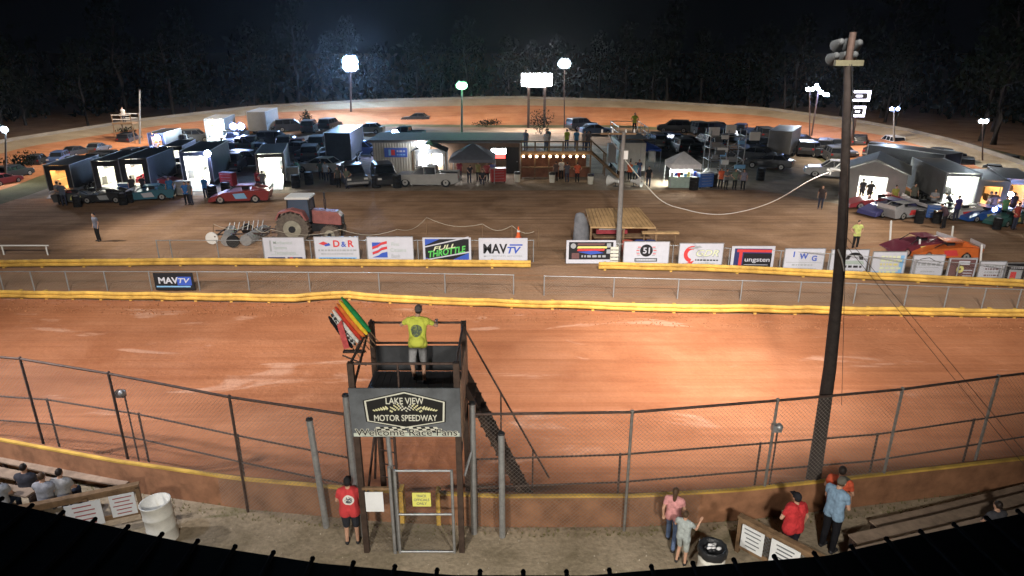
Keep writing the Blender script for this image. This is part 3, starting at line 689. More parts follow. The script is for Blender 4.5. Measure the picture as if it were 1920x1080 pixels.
BLD = mat('bleacher_board', (.27,.20,.15), .8, var=.3, scale=3)
def bleacher(label, rows, heads):
    t = thing('bleachers', label, 'bleachers')
    for i, (pts, z) in enumerate(rows):
        path = [P(x, y, z) for x, y in pts]; path = [p - Vector((0,0,p.z)) for p in path]
        q = MB(); sweep(q, path, [(.16,z+.02),(.16,z-.02),(-.16,z-.02),(-.16,z+.02)], BLD); q.build('bench', t)
        for p in resample(path, 1.8): q = MB(); q.box((p.x, p.y, (z-.03)/2), (.06,.22,z-.03), STEELD); q.build('support', t)
    return t
bleacher('curved rows of brown bleacher boards at the lower right', [([(1640,985),(1760,958),(1920,918),(2200,840)], .30), ([(1600,1012),(1760,975),(1920,935),(2200,860)], .55), ([(1600,1040),(1760,1002),(1920,962),(2200,885)], .80)], 0)
bleacher('short rows of dark bleacher boards at the lower left', [([(-250,805),(0,858),(120,885),(240,905)], .30), ([(-250,835),(0,885),(110,908)], .55), ([(-250,868),(0,915),(60,925)], .80)], 0)
for x, y, sh, lab, hd_ in ((12,948,(.34,.34,.34),'spectator in a white shirt seated at the far lower left edge','d'), (62,926,(.05,.05,.06),'spectator in black seated second from the lower left edge','d'), (96,944,(.30,.30,.32),'spectator in grey seated in front of the one in black','b'), (128,936,(.33,.32,.31),'spectator in a pale shirt seated nearest the left ramp railing','d')):
    person(lab, P(x, y+30, .1), 5, sh, (.03,.04,.07), 'sit', hair=hd_, fine=False, group='spectators seated in the left bleachers')
person('spectator whose head shows above the roof edge at the lower right', P(1853,1032,.1), 10, (.06,.06,.07), (.03,.03,.04), 'sit', hair='d')
# ------------------------------------------------------------------ sponsor boards
def C(n, c): return mat('print_'+n, c, .55, var=.05)
pW=C('white',(.50,.51,.57)); pK=C('black',(.015,.015,.018)); pB=C('blue',(.04,.09,.42)); pR=C('red',(.55,.05,.05)); pG=C('green',(.10,.50,.10)); pY=C('yellow',(.65,.60,.20))
pGr=C('grey',(.32,.34,.36)); pN=C('navy',(.03,.035,.12)); pS=C('sky',(.20,.42,.68)); pM=C('brown',(.14,.07,.07)); pP=C('pale_yellow',(.62,.66,.42)); pSG=C('sage',(.35,.42,.38))
def greek(q, x0, x1, z, h, mt, y=-.024):
    x = x0
    while x < x1:
        w = rnd.uniform(.5,1.6)*h; q.box((x+w/2, y, z), (w, .002, h*.75), mt); x += w+h*.45
def stripe(q, pts, mt, y=-.020): q.add([(a, y, c) for a, c in pts], [tuple(range(len(pts)))], mt)
def ring(q, cx, cz, r0, r1, mt, y, n=20, a0=0, a1=360, sx=1):
    A = [R(a0+(a1-a0)*i/n) for i in range(n+1)]
    vs = [(cx+sx*r0*math.cos(a), y, cz+r0*math.sin(a)) for a in A]+[(cx+sx*r1*math.cos(a), y, cz+r1*math.sin(a)) for a in A]
    q.add(vs, [(i, i+1, n+2+i, n+1+i) for i in range(n)], mt)
def b_mech(q,w,h):
    for i,l in enumerate(('Mechanical','Systems','Technologies')): q.text(l,(-.02*w+(0,-.08,.03)[i]*w,-.024,h*(.30-.21*i)),h*.135,pSG,w=w*(.48,.34,.55)[i],off=.004)
    q.box((-.34*w,-.022,h*.16),(.045*w,.002,h*.46),pGr); q.box((0,-.022,-h*.21),(w*.7,.002,.02),pSG)
    q.box((-.22*w,-.022,-.40*h),(.44*w,.002,.18*h),pN); q.box((.25*w,-.022,-.40*h),(.38*w,.002,.18*h),pN); q.box((.16*w,-.026,-.40*h),(.08*w,.002,.15*h),pR); q.box((-.2*w,-.026,-.41*h),(.36*w,.002,.07*h),pSG)
def b_dr(q,w,h):
    q.text('D',(.0*w,-.024,h*.24),h*.27,pR,off=.03); q.text('&',(.17*w,-.024,h*.22),h*.22,pB,off=.02); q.text('R',(.34*w,-.024,h*.24),h*.27,pR,off=.03)
    stripe(q,[(-.42*w,.24*h),(-.30*w,.33*h),(-.16*w,.22*h),(-.30*w,.17*h)],pR); stripe(q,[(-.30*w,.19*h),(-.17*w,.27*h),(-.14*w,.17*h),(-.26*w,.13*h)],pB,-.023)
    greek(q,-.44*w,.42*w,-.03*h,.09*h,pGr); greek(q,-.38*w,.36*w,-.18*h,.06*h,pGr); q.box((0,-.022,-.40*h),(.90*w,.002,.16*h),pS); greek(q,-.42*w,.42*w,-.40*h,.10*h,pN)
def b_bank(q,w,h):
    q.box((-.24*w,-.020,-.02*h),(.34*w,.002,.62*h),pB)
    for z,m_ in ((.13,pR),(.02,pW),(-.09,pR),(-.20,pW)): stripe(q,[(-.41*w,(z-.12)*h),(-.28*w,(z-.04)*h),(-.20*w,(z+.06)*h),(-.07*w,(z+.11)*h),(-.07*w,(z+.22)*h),(-.20*w,(z+.16)*h),(-.28*w,(z+.06)*h),(-.41*w,(z-.02)*h)],m_,-.023 if m_ is pR else -.022)
    for i,l in enumerate(('First','Citizens','Bank')): q.text(l,(.18*w+(-.06,.0,-.06)[i]*w,-.024,h*(.22-.24*i)),h*.15,pSG if i<2 else pGr,w=w*(.17,.36,.2)[i],off=.004)
def b_thr(q,w,h):
    q.box((0,-.018,0),(w*.96,.002,h*.94),pK)
    stripe(q,[(-.48*w,.47*h),(-.15*w,.47*h),(-.48*w,.20*h)],pB); stripe(q,[(.48*w,-.47*h),(.05*w,-.47*h),(.48*w,-.12*h)],pB); stripe(q,[(-.48*w,-.32*h),(-.48*w,-.47*h),(-.22*w,-.47*h)],pB)
    for a,b_ in ((.16,.08),(-.40,-.08)): stripe(q,[(-.48*w,(a-.05)*h),(-.48*w,(a+.0)*h),(.48*w,(a+.42)*h if a>0 else (a+.34)*h),(.48*w,(a+.36)*h if a>0 else (a+.28)*h)],pW,-.021)
    M=Matrix.Rotation(R(-9),4,'Y'); q.text('FULL',(-.05*w,-.027,h*.14),h*.17,pP,w=.5*w,M=M,off=.02,shear=.3); q.text('THROTTLE',(.0,-.026,-.07*h),h*.27,pG,w=.84*w,M=M,off=.03,shear=.3)
def b_mav(q,w,h):
    q.text('MAV',(-.17*w,-.024,.08*h),h*.40,pK,w=.52*w,off=.03); q.box((.28*w,-.022,.24*h),(.28*w,.002,.06*h),pB); q.text('TV',(.24*w,-.024,.02*h),h*.28,pB,w=.30*w,off=.03,shear=.25)
    q.text('MOTORSPORTS NETWORK',(0,-.024,-.24*h),h*.075,pGr,w=.84*w,off=.004)
def b_collage(q,w,h):
    q.box((-.0*w,-.018,.05*h),(.95*w,.002,.80*h),pK)
    for z,m_,a in ((.34,pM,.0),(.20,pY,.0),(.08,pR,-.1)): stripe(q,[(-.30*w,(z-.04)*h),(-.28*w,(z+.06)*h),(.30*w,(z+.06)*h),(.28*w,(z-.03)*h)],m_)
    greek(q,-.28*w,.26*w,.21*h,.12*h,pY,-.024); stripe(q,[(-.28*w,.0),(.1*w,.06*h),(.28*w,-.05*h),(.0,-.12*h)],pB)
    for x,z,r in ((-.38,.27,.10),): ring(q,x*w,z*h,0,r*h*1.2,pGr,-.022)
    for x,z in ((.38,.30),(.38,.02)): q.box((x*w,-.022,z*h),(.09*w,.002,.19*h),pGr)
    q.box((-.33*w,-.022,-.18*h),(.16*w,.002,.26*h),pM); greek(q,-.2*w,.34*w,-.20*h,.13*h,pGr)
def b_51(q,w,h):
    ring(q,0,.13*h,0,.27*h,pK,-.020); q.text('51',(0,-.026,.13*h),.26*h,pW,off=.02)
    for s_ in (-1,1):
        for k in range(6):
            a=R(-50+k*20); cx=s_*(.34*h+.02*h*math.cos(a))*math.cos(a*.6); cz=.10*h+.28*h*math.sin(a*.8); q.box((cx,-.022,cz),(.13*h,.002,.035*h),pR if k%2 else pGr,M=None)
    q.box((0,-.020,-.28*h),(.52*w,.002,.15*h),pK); q.box((0,-.022,-.28*h),(.48*w,.002,.09*h),pGr); greek(q,-.2*w,.2*w,-.28*h,.06*h,pW,-.026)
def b_gdr(q,w,h):
    ring(q,-.20*w,.04*h,.20*h,.36*h,pR,-.020,20,80,260); stripe(q,[(-.32*w,.30*h),(-.05*w,.42*h),(.02*w,.34*h),(-.20*w,.26*h)],pGr,-.021); stripe(q,[(-.34*w,-.34*h),(-.14*w,-.22*h),(-.10*w,-.10*h),(-.2*w,-.36*h)],pR,-.022)
    q.text('GDR',(.16*w,-.024,.10*h),.30*h,pGr,w=.56*w,off=.03,shear=.3); q.text('GDR',(.155*w,-.027,.105*h),.27*h,pP,w=.52*w,off=.0,shear=.3); greek(q,-.12*w,.40*w,-.20*h,.075*h,pK); greek(q,-.05*w,.36*w,-.33*h,.05*h,pSG)
def b_tung(q,w,h):
    q.box((0,-.018,-.02*h),(.92*w,.002,.88*h),pN); q.box((.03*w,-.020,.32*h),(.86*w,.002,.12*h),pR); q.box((-.30*w,-.0205,-.06*h),(.08*w,.002,.80*h),pR); q.box((.12*w,-.0215,-.10*h),(.70*w,.002,.62*h),pK); q.text('ungsten',(.12*w,-.026,-.06*h),.20*h,pW,w=.62*w,off=.012)
    q.box((.10*w,-.024,-.30*h),(.6*w,.002,.02*h),pW)
def b_iwg(q,w,h):
    for l,x,z in (('I',-.28,.25),('W',-.02,.17),('G',.26,.08)): q.text(l,(x*w,-.024,z*h),.24*h,pB,off=.04)
    q.box((0,-.022,-.12*h),(.92*w,.002,.02*h),pGr); greek(q,-.3*w,.22*w,-.23*h,.10*h,pGr); greek(q,-.3*w,.35*w,-.40*h,.05*h,pGr)
def b_hat(q,w,h):
    ring(q,.14*w,.12*h,.16*h,.28*h,pK,-.020,16,-10,190,1.3); stripe(q,[(-.12*w,.04*h),(.40*w,.04*h),(.44*w,-.12*h),(-.2*w,-.12*h)],pSG,-.022); greek(q,-.38*w,.40*w,-.22*h,.13*h,pK); greek(q,-.42*w,.42*w,-.38*h,.05*h,pGr)
def b_blue(q,w,h):
    q.box((.40*w,-.018,-.05*h),(.12*w,.002,.84*h),pS); q.box((.0,-.019,-.40*h),(.92*w,.002,.14*h),pS); q.box((.30*w,-.0195,-.43*h),(.34*w,.002,.10*h),pB)
    for i in range(5): greek(q,-.26*w,.30*w,.30*h-.16*i*h,.12*h,pP if i!=2 else pY)
def b_car(q,w,h):
    q.tube([(-.40*w,-.022,.22*h),(-.25*w,-.022,.34*h),(0,-.022,.40*h),(.18*w,-.022,.27*h),(.42*w,-.022,.18*h)],.016,pK,4); greek(q,-.34*w,.36*w,.10*h,.15*h,pGr); q.box((0,-.022,-.03*h),(.74*w,.002,.02*h),pGr); greek(q,-.2*w,.25*w,-.22*h,.08*h,pGr)
def b_brown(q,w,h):
    q.box((0,-.018,0),(.95*w,.002,.93*h),pM); q.box((.05*w,-.020,.30*h),(.42*w,.002,.18*h),pW); ring(q,-.06*w,.0,.05*h,.17*h,pY,-.022); 
    for i in range(3): q.box((.25*w,-.022,(-.05-.13*i)*h),(.34*w,.002,.04*h),pW)
def b_txt(q,w,h):
    for i in range(4): greek(q,-.28*w,.28*w,(.30-.15*i)*h,.09*h,pM if i%2 else pGr)
    q.box((0,-.022,-.30*h),(.58*w,.002,.08*h),pK)
def b_fr(q,w,h):
    q.box((0,-.018,0),(.98*w,.002,.96*h),pK); q.box((0,-.020,-.08*h),(.70*w,.002,.56*h),pGr); q.box((-.10*w,-.022,-.08*h),(.30*w,.002,.34*h),pR); greek(q,-.3*w,.3*w,.28*h,.06*h,pW)
BOARDS = [(498,574,445,491,b_mech,'white sponsor board reading Mechanical Systems Technologies, leftmost of the row'),(593,675,444,491,b_dr,'white sponsor board with big red D and R'),
 (691,776,444,491,b_bank,'white sponsor board reading First Citizens Bank beside a blue square with red waves'),(795,883,446,491,b_thr,'black and blue sponsor board with slanted green FULL THROTTLE lettering'),
 (899,988,447,492,b_mav,'white sponsor board reading MAVTV in black and blue'),(1062,1152,451,493,b_collage,'dark sponsor board of mixed logos standing alone before the guardrail gap'),
 (1168,1252,453,497,b_51,'white sponsor board with the number 51 in a black disc'),(1271,1352,456,501,b_gdr,'white sponsor board with a red swoosh and pale GDR letters'),
 (1369,1447,462,505,b_tung,'dark sponsor board with a red T and the letters ungsten'),(1467,1541,466,508,b_iwg,'white sponsor board with stepped blue letters I W G'),
 (1553,1622,468,512,b_hat,'white sponsor board with a black arched emblem, partly behind the tall wooden pole'),(1630,1692,472,517,b_blue,'pale sponsor board with yellow text fading to blue at its corner'),
 (1705,1763,478,521,b_car,'white sponsor board with an arched car outline over script'),(1772,1823,484,525,b_brown,'brown sponsor board with a white block and yellow ring'),
 (1829,1877,490,530,b_txt,'off-white sponsor board filled with small brown text'),(1879,1916,493,533,b_fr,'small black-framed sponsor board at the far right end of the row')]
for i, (x0,x1,yt,yb,fn,lab) in enumerate(BOARDS):
    c = P((x0+x1)/2, yb, .06); t_ = PY((x0+x1)/2, yt, c.y); h = t_.z-c.z; dep = c.y*cp+(CH-(c.z+t_.z)/2)*sp; w = (x1-x0)/CF*dep
    t = thing('sponsor_board', lab, 'sign', (c.x, c.y, c.z), 0, 'sponsor boards along the infield guardrail')
    tilt = R(.8 if i > 6 else 0)
    q = MB(Matrix.Translation((0,0,h/2)) @ Matrix.Rotation(tilt, 4, 'Y')); q.box((0,0,0), (w,.03,h), pK if fn in (b_fr,) else pW); fn(q, w*.97, h*.97); q.build('board', t)
    q = MB(); fm = pW if fn in (b_thr,b_mav,b_collage,b_tung) else STEEL
    for s_ in (-1,1): q.box((s_*(w/2+.015),0,h/2), (.035,.05,h+.03), fm)
    for z in (0,h): q.box((0,0,z), (w+.0,.05,.035), fm)
    q.build('frame', t)
    for s_ in (-1,1): q = MB(); q.box((s_*w*.35,.06,h/2-.05), (.06,.06,h+.1), STEELD); q.build('leg', t)
# banner on the mid fence
c = P(331, 546); t = thing('fence_banner', 'black MAVTV banner tied to the low fence at the left', 'banner', (c.x, c.y-.06, 0))
w = 74/CF*(c.y*cp+10.5*sp); q = MB(Matrix.Translation((0,0,.52))); h = .86; q.box((0,0,0),(w,.015,h),pK)
q.text('MAV',(-.14*w,-.012,.06*h),h*.36,pW,w=.50*w,off=.03); q.box((.26*w,-.010,.02*h),(.36*w,.002,.50*h),pB); q.text('TV',(.26*w,-.014,.05*h),h*.28,pW,w=.30*w,off=.02,shear=.25); q.box((-.03*w,-.012,-.30*h),(.86*w,.002,.08*h),pS); q.build('banner', t)

# ------------------------------------------------------------------ vehicles
def arch(cx, r, n=7): return [(cx-r*math.cos(math.pi*i/(n-1)), .22+r*math.sin(math.pi*i/(n-1))) for i in range(n)]
def wheel(t, x, y, r, w, s_, rim=RIM):
    q = MB(); q.cyl((x, y-w/2, r), (x, y+w/2, r), r, BLK, n=20); wq = q.build('wheel', t)
    q = MB(); o = y + s_*(w/2+.004); q.cyl((x, o-.02*s_, r), (x, o, r), r*.62, rim, n=12); q.cyl((x,o,r),(x,o+s_*.02,r), r*.18, DARK, n=8); q.build('rim', wq)
def lights(t, xf, xr, y, z, zr):
    for s_ in (-1,1):
        q = MB(); q.box((xf, s_*y, z), (.08,.34,.16), HEADL); q.build('headlight', t)
        q = MB(); q.box((xr, s_*(y+.05), zr), (.06,.20,.18), REDL); q.build('taillight', t)
def mk_car(kind, col):
    pm = mat('car_paint_%d_%d_%d' % tuple(int(v*1000) for v in col), col, .35, .1, .1, 2, spec=.5)
    def f(t):
        if kind == 'sedan':
            prof = [(-2.3,.32)]+[(-2.36,.7),(-2.25,.98),(-1.55,1.02),(.95,.95),(2.05,.82),(2.35,.62),(2.33,.30)]+arch(1.42,.38)[::-1]+arch(-1.38,.38)[::-1]
            q = MB(); q.prism(prof,-.9,.9,pm,inset=lambda z:1-.08*max(0,z-.5)); q.build('body', t, bevel=.03)
            q = MB(); q.prism([(-1.85,1.0),(-1.25,1.42),(.05,1.43),(.95,.95)],-.80,.80,GLASS,inset=lambda z:1-.42*max(0,z-1.0)); q.build('windows', t)
            q = MB(); q.prism([(-1.3,1.42),(-1.22,1.47),(.02,1.48),(.12,1.41)],-.68,.68,pm)
            for s_ in (-1,1): q.tube([(.95,s_*.80,.96),(.07,s_*.665,1.43)],.035,pm,4); q.tube([(-1.85,s_*.80,1.0),(-1.27,s_*.665,1.43)],.04,pm,4); q.tube([(-.5,s_*.80,1.0),(-.5,s_*.665,1.43)],.035,pm,4)
            q.build('roof', t); X = (1.42,-1.38); r = .33; lights(t,2.33,-2.34,.62,.68,.8)
        elif kind == 'suv':
            prof = [(-2.3,.38)]+[(-2.38,.8),(-2.33,1.12),(1.05,1.12),(2.1,1.0),(2.34,.75),(2.32,.36)]+arch(1.45,.44)[::-1]+arch(-1.4,.44)[::-1]
            q = MB(); q.prism(prof,-.95,.95,pm,inset=lambda z:1-.05*max(0,z-.5)); q.build('body', t, bevel=.03)
            q = MB(); q.prism([(-2.30,1.1),(-2.12,1.68),(.35,1.70),(1.1,1.10)],-.88,.88,GLASS,inset=lambda z:1-.26*max(0,z-1.1)); q.build('windows', t)
            q = MB(); q.prism([(-2.2,1.67),(-2.1,1.76),(.3,1.77),(.42,1.67)],-.78,.78,pm)
            for s_ in (-1,1):
                for xa,xb in ((1.1,.40),(-2.30,-2.14),(-.2,-.2),(-1.2,-1.2)): q.tube([(xa,s_*.885,1.11),(xb,s_*.755,1.69)],.04,pm,4)
            q.build('roof', t); X = (1.45,-1.4); r = .38; lights(t,2.33,-2.37,.68,.85,.98)
        elif kind == 'pickup':
            prof = [(-2.8,.42)]+[(-2.85,.62),(-2.85,1.08),(-.9,1.08),(-.9,1.12),(1.25,1.12),(2.5,1.05),(2.78,.85),(2.80,.42)]+arch(1.85,.46)[::-1]+arch(-1.75,.46)[::-1]
            q = MB(); q.prism(prof,-.97,.97,pm,inset=lambda z:1-.04*max(0,z-.5)); q.build('body', t, bevel=.03)
            q = MB(); q.box((-1.87,0,1.085),(1.8,1.62,.01),DARK); q.build('cargo_bed', t)
            q = MB()
            for s_ in (-1,1): q.box((-1.87,s_*.90,1.16),(1.9,.07,.14),pm)
            q.box((-2.80,0,1.16),(.07,1.8,.14),pm); q.build('bed_rail', t)
            q = MB(); q.prism([(-.88,1.1),(-.80,1.70),(.45,1.72),(1.3,1.10)],-.89,.89,GLASS,inset=lambda z:1-.24*max(0,z-1.1)); q.build('windows', t)
            q = MB(); q.prism([(-.86,1.69),(-.78,1.78),(.40,1.79),(.52,1.69)],-.79,.79,pm)
            for s_ in (-1,1):
                for xa,xb in ((1.3,.50),(-.88,-.82),(.15,.15)): q.tube([(xa,s_*.895,1.11),(xb,s_*.77,1.71)],.045,pm,4)
            q.build('roof', t); X = (1.85,-1.75); r = .40; lights(t,2.79,-2.84,.72,.88,.92)
            q = MB(); q.box((2.84,0,.55),(.10,1.8,.18),STEEL); q.box((-2.9,0,.55),(.10,1.8,.16),STEEL); q.build('bumper', t)
        elif kind == 'race':
            prof = [(-2.3,.20),(-2.5,.92),(-2.25,1.0),(-.9,1.02),(1.1,.86),(2.2,.48),(2.3,.16)]+arch(1.35,.37)[::-1]+arch(-1.35,.40)[::-1]
            q = MB(); q.prism(prof,-.98,.98,pm,inset=lambda z:1-.05*z); q.build('body', t)
            q = MB(); q.box((-.55,0,1.36),(1.35,1.25,.04),pm); q.prism([(-2.35,1.0),(-1.05,1.03),(-1.2,1.36)],-.66,-.62,pm); q.prism([(-2.35,1.0),(-1.05,1.03),(-1.2,1.36)],.62,.66,pm)
            q.build('roof', t)
            q = MB()
            for s_ in (-1,1): q.tube([(.85,s_*.6,.9),(.1,s_*.58,1.34),(-1.2,s_*.58,1.34),(-1.5,s_*.6,1.0)],.03,DARK,6)
            q.box((-.5,0,1.05),(.5,.5,.5),DARK); q.build('roll_cage', t)
            q = MB(); q.box((-2.50,0,1.14),(.04,1.85,.30),mat('clear_spoiler',(.45,.42,.42),.3,var=.1)); q.build('spoiler', t); X = (1.35,-1.35); r = .34
            pn = [pW,pY,pS,pR,pGr][int(sum(col)*97) % 5]
            for s_ in (-1,1): q = MB(); q.prism([(-.75,.40),(-.55,.84),(.35,.78),(.15,.38)],s_*.955-.012,s_*.955+.012,pn); q.build('number_panel', t)
        elif kind == 'boxtruck':
            q = MB(); q.prism([(1.4,.5),(1.4,2.1),(2.0,2.15),(2.5,1.3),(3.3,1.15),(3.35,.5)],-1.0,1.0,pm); q.build('cab', t, bevel=.04)
            q = MB(); q.box((-1.3,0,2.0),(5.2,2.4,2.5),pm); q.build('cargo_box', t, bevel=.03)
            q = MB(); q.box((-.3,0,.62),(6.2,1.0,.22),DARK); q.build('chassis', t)
            q = MB(); q.prism([(2.02,1.45),(2.02,2.0),(2.46,1.35)],-1.006,1.006,GLASS); q.add([(2.06,-.85,2.08),(2.06,.85,2.08),(2.52,.85,1.33),(2.52,-.85,1.33)],[(0,1,2,3)],GLASS); q.build('windows', t); X = (2.5,-2.3); r = .45; lights(t,3.36,-3.92,.75,.8,.85)
        yw = .82 if kind != 'boxtruck' else .95
        for x in X:
            for s_ in (-1,1): wheel(t, x, s_*yw, r, .26, s_)
    return f
def edge_scale(x): return 1.0 - .34*max(0.0, (abs(x-960)-480)/480)
def vehicle(kind, col, x, y, face, label, group=None, sc=1.0):
    sc *= edge_scale(x)*.95
    names = {'sedan':'parked_car','suv':'parked_suv','pickup':'pickup_truck','race':'race_car','boxtruck':'box_truck'}
    cats = {'sedan':'car','suv':'car','pickup':'pickup truck','race':'race car','boxtruck':'truck'}
    return place((kind,col), mk_car(kind,col), names[kind], label, cats[kind], P(x,y,.006), R(face), group, sc)
LIN = mat('trailer_lining', (.72,.70,.62), .7, var=.06)
def mk_trailer(glowm, wallm, L_=7.0, H=2.6, dw=1.5, dh=2.05):
    def f(t):
        W = 2.5; z0 = .55; q = MB(); th = .05
        q.box((0,0,z0),(L_,W,th),GREYD); q.box((0,0,z0+H),(L_,W,th),wallm)
        for s_ in (-1,1): q.box((0,s_*(W/2-th/2),z0+H/2),(L_,th,H-th-.004),wallm)
        q.box((L_/2-th/2,0,z0+H/2),(th,W-2*th-.004,H-th-.004),wallm)
        if glowm is None: q.box((-L_/2+th/2,0,z0+H/2),(th,W-2*th-.004,H-th-.004),wallm)
        if glowm:
            xr = -L_/2+th/2; sd = (W-dw)/2
            for s_ in (-1,1): q.box((xr,s_*(W/2-sd/2-.03),z0+H/2),(th,sd-.05,H-th-.004),wallm)
            q.box((xr,0,z0+dh+(H-dh)/2-.01),(th,dw,H-dh-.06),wallm)
        q.build('shell', t)
        if glowm:
            q = MB(); l2 = L_-.3
            for s_ in (-1,1): q.box((0,s_*(W/2-.085),z0+H/2),(l2,.02,H-.2),LIN)
            q.box((L_/2-.10,0,z0+H/2),(.02,W-.25,H-.2),LIN); q.box((0,0,z0+.05),(l2,W-.25,.02),LIN); q.build('lining', t)
        q = MB()
        for s_ in (-1,1):
            for a in (-L_/2,L_/2): q.box((a,s_*W/2,z0+H/2),(.07,.07,H+.1),STEEL)
            q.box((0,s_*W/2,z0+H+.03),(L_,.06,.06),STEEL); q.box((0,s_*W/2,z0+.0),(L_,.06,.10),STEEL)
        q.build('trim', t)
        for x in (-.9,0.1):
            for s_ in (-1,1): wheel(t, x, s_*(W/2+.02), .36, .24, s_)
        q = MB(); q.box((-.4,W/2+.05,.82),(2.3,.22,.05),DARK); q.box((-.4,-W/2-.05,.82),(2.3,.22,.05),DARK); q.build('fender', t)
        q = MB(); q.tube([(L_/2,-.5,.5),(L_/2+1.4,0,.5)],.05,DARK); q.tube([(L_/2,.5,.5),(L_/2+1.4,0,.5)],.05,DARK); q.build('hitch', t)
        if glowm:
            q = MB(); 
            for s_ in (-1,1): q.box((0,s_*.7,z0+H-.07),(L_*.85,.16,.05),glowm)
            q.build('ceiling_light', t)
            M = Matrix.Translation((-L_/2,0,z0)) @ Matrix.Rotation(R(-14),4,'Y'); q = MB(M); q.box((-1.0,0,-.02),(2.0,dw,.05),GREY); q.build('ramp', t)
            q = MB(); q.box((L_/2-.5,-.7,z0+.5),(.7,.8,.9),GREYD); q.box((-.6,W/2-.35,z0+.45),(3.2,.45,.8),CREAM); q.box((.3,W/2-.3,z0+1.9),(3.6,.4,.5),GREY); q.build('cabinet', t)
            q = MB(); 
            for k in range(3): q.cyl((.2+k*.28,-.9,z0+.35),(.2+k*.28,-.62,z0+.35),.33,BLK,n=14)
            q.build('spare_tyre', t)
    return f
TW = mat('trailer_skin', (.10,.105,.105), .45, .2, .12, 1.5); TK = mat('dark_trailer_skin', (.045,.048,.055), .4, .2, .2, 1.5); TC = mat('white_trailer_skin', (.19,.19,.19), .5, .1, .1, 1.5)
def trailer(x, y, face, label, gl=PANW, wm=TW, sc=1.0, key='a', **k):
    return place(('tr',key,gl.name if gl else 0,wm.name), mk_trailer(gl, wm, **k), 'race_trailer', label, 'trailer', P(x,y), R(face), None, sc)
# open, lit trailers (rear door at px, body runs away from the viewer)
def trailer_door(x, y, face, label, **k):
    sc = k.get('sc', 1.0); d = k.get('L_', 7.0)/2*sc; a = R(face); p = P(x, y); t = trailer(x, y, face, label, **k)
    t.location = p + Vector((math.cos(a)*d, math.sin(a)*d, 0)); return t
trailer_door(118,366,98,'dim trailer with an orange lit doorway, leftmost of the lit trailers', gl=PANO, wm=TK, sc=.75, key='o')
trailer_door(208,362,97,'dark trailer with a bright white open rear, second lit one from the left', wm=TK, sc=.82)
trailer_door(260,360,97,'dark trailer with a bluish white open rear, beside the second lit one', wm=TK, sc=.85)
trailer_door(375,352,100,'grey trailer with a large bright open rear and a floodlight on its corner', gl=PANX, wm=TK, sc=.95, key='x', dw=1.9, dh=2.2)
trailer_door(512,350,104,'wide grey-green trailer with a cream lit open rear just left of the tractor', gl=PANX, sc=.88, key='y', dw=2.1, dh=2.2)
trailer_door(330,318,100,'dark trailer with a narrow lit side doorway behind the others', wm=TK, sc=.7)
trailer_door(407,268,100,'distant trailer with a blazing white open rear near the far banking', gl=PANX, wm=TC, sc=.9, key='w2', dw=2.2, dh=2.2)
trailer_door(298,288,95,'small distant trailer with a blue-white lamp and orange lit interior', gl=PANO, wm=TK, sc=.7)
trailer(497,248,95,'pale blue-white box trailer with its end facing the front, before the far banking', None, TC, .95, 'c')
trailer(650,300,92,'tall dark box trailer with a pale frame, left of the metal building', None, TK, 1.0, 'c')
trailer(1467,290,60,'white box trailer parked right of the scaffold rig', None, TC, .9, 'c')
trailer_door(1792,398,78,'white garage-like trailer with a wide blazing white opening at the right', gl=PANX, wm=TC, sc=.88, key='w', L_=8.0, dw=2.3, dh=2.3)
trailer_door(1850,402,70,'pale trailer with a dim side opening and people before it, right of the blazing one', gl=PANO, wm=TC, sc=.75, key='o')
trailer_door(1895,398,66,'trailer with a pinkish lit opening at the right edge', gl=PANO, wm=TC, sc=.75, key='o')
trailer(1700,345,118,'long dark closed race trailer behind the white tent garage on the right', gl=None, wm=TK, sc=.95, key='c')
# right white tent garage with sloping roof
def garage(label, x, y, w, d, h, face, door):
    p = P(x, y); t = thing('tent_garage', label, 'garage', p, R(face)); rh = h+.9; th = .05
    q = MB()
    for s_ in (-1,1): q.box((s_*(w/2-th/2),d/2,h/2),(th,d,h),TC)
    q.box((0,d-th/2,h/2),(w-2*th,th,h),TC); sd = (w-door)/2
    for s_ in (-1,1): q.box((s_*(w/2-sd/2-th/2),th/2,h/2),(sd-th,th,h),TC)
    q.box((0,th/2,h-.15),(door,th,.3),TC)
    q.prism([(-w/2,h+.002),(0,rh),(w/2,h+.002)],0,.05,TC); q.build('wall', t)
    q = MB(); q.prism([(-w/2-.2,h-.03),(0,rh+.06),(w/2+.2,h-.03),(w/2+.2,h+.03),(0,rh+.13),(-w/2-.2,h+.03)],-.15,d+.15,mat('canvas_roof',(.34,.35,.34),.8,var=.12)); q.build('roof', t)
    q = MB(); q.box((0,d*.4,h-.1),(door*.7,d*.5,.05),PANX); q.build('ceiling_light', t)
    return t
garage('white canvas garage with a pitched roof and a lit doorway beside the tall wooden pole', 1630, 378, 4.4, 4.5, 2.2, -30, 1.9)

# vehicles seen in the infield
DK = (.03,.032,.036); DG = (.07,.075,.08); SV = (.36,.36,.35); WH_ = (.55,.55,.55); BLU = (.04,.07,.16); RED = (.22,.03,.03); TAN = (.25,.22,.16); GRN = (.03,.10,.09)
vehicle('pickup', SV, 802, 347, 178, 'silver pickup truck parked broadside in front of the porch of the metal building')
vehicle('pickup', DG, 662, 344, -68, 'grey pickup truck nose-on to the left of the dark crew cab', sc=1.0)
vehicle('suv', DK, 721, 344, -72, 'dark shiny truck-like suv nose-on between the two pickups')
vehicle('sedan', WH_, 600, 322, 168, 'pale low car beside the wide grey-green trailer')
vehicle('race', RED, 452, 377, 188, 'dark red race car in the pit lane below the wide lit trailer')
vehicle('race', (.03,.14,.20), 277, 374, 200, 'teal race car in front of the bluish white lit trailer')
vehicle('race', (.30,.03,.04), 300, 350, 10, 'low red race car behind the teal one')
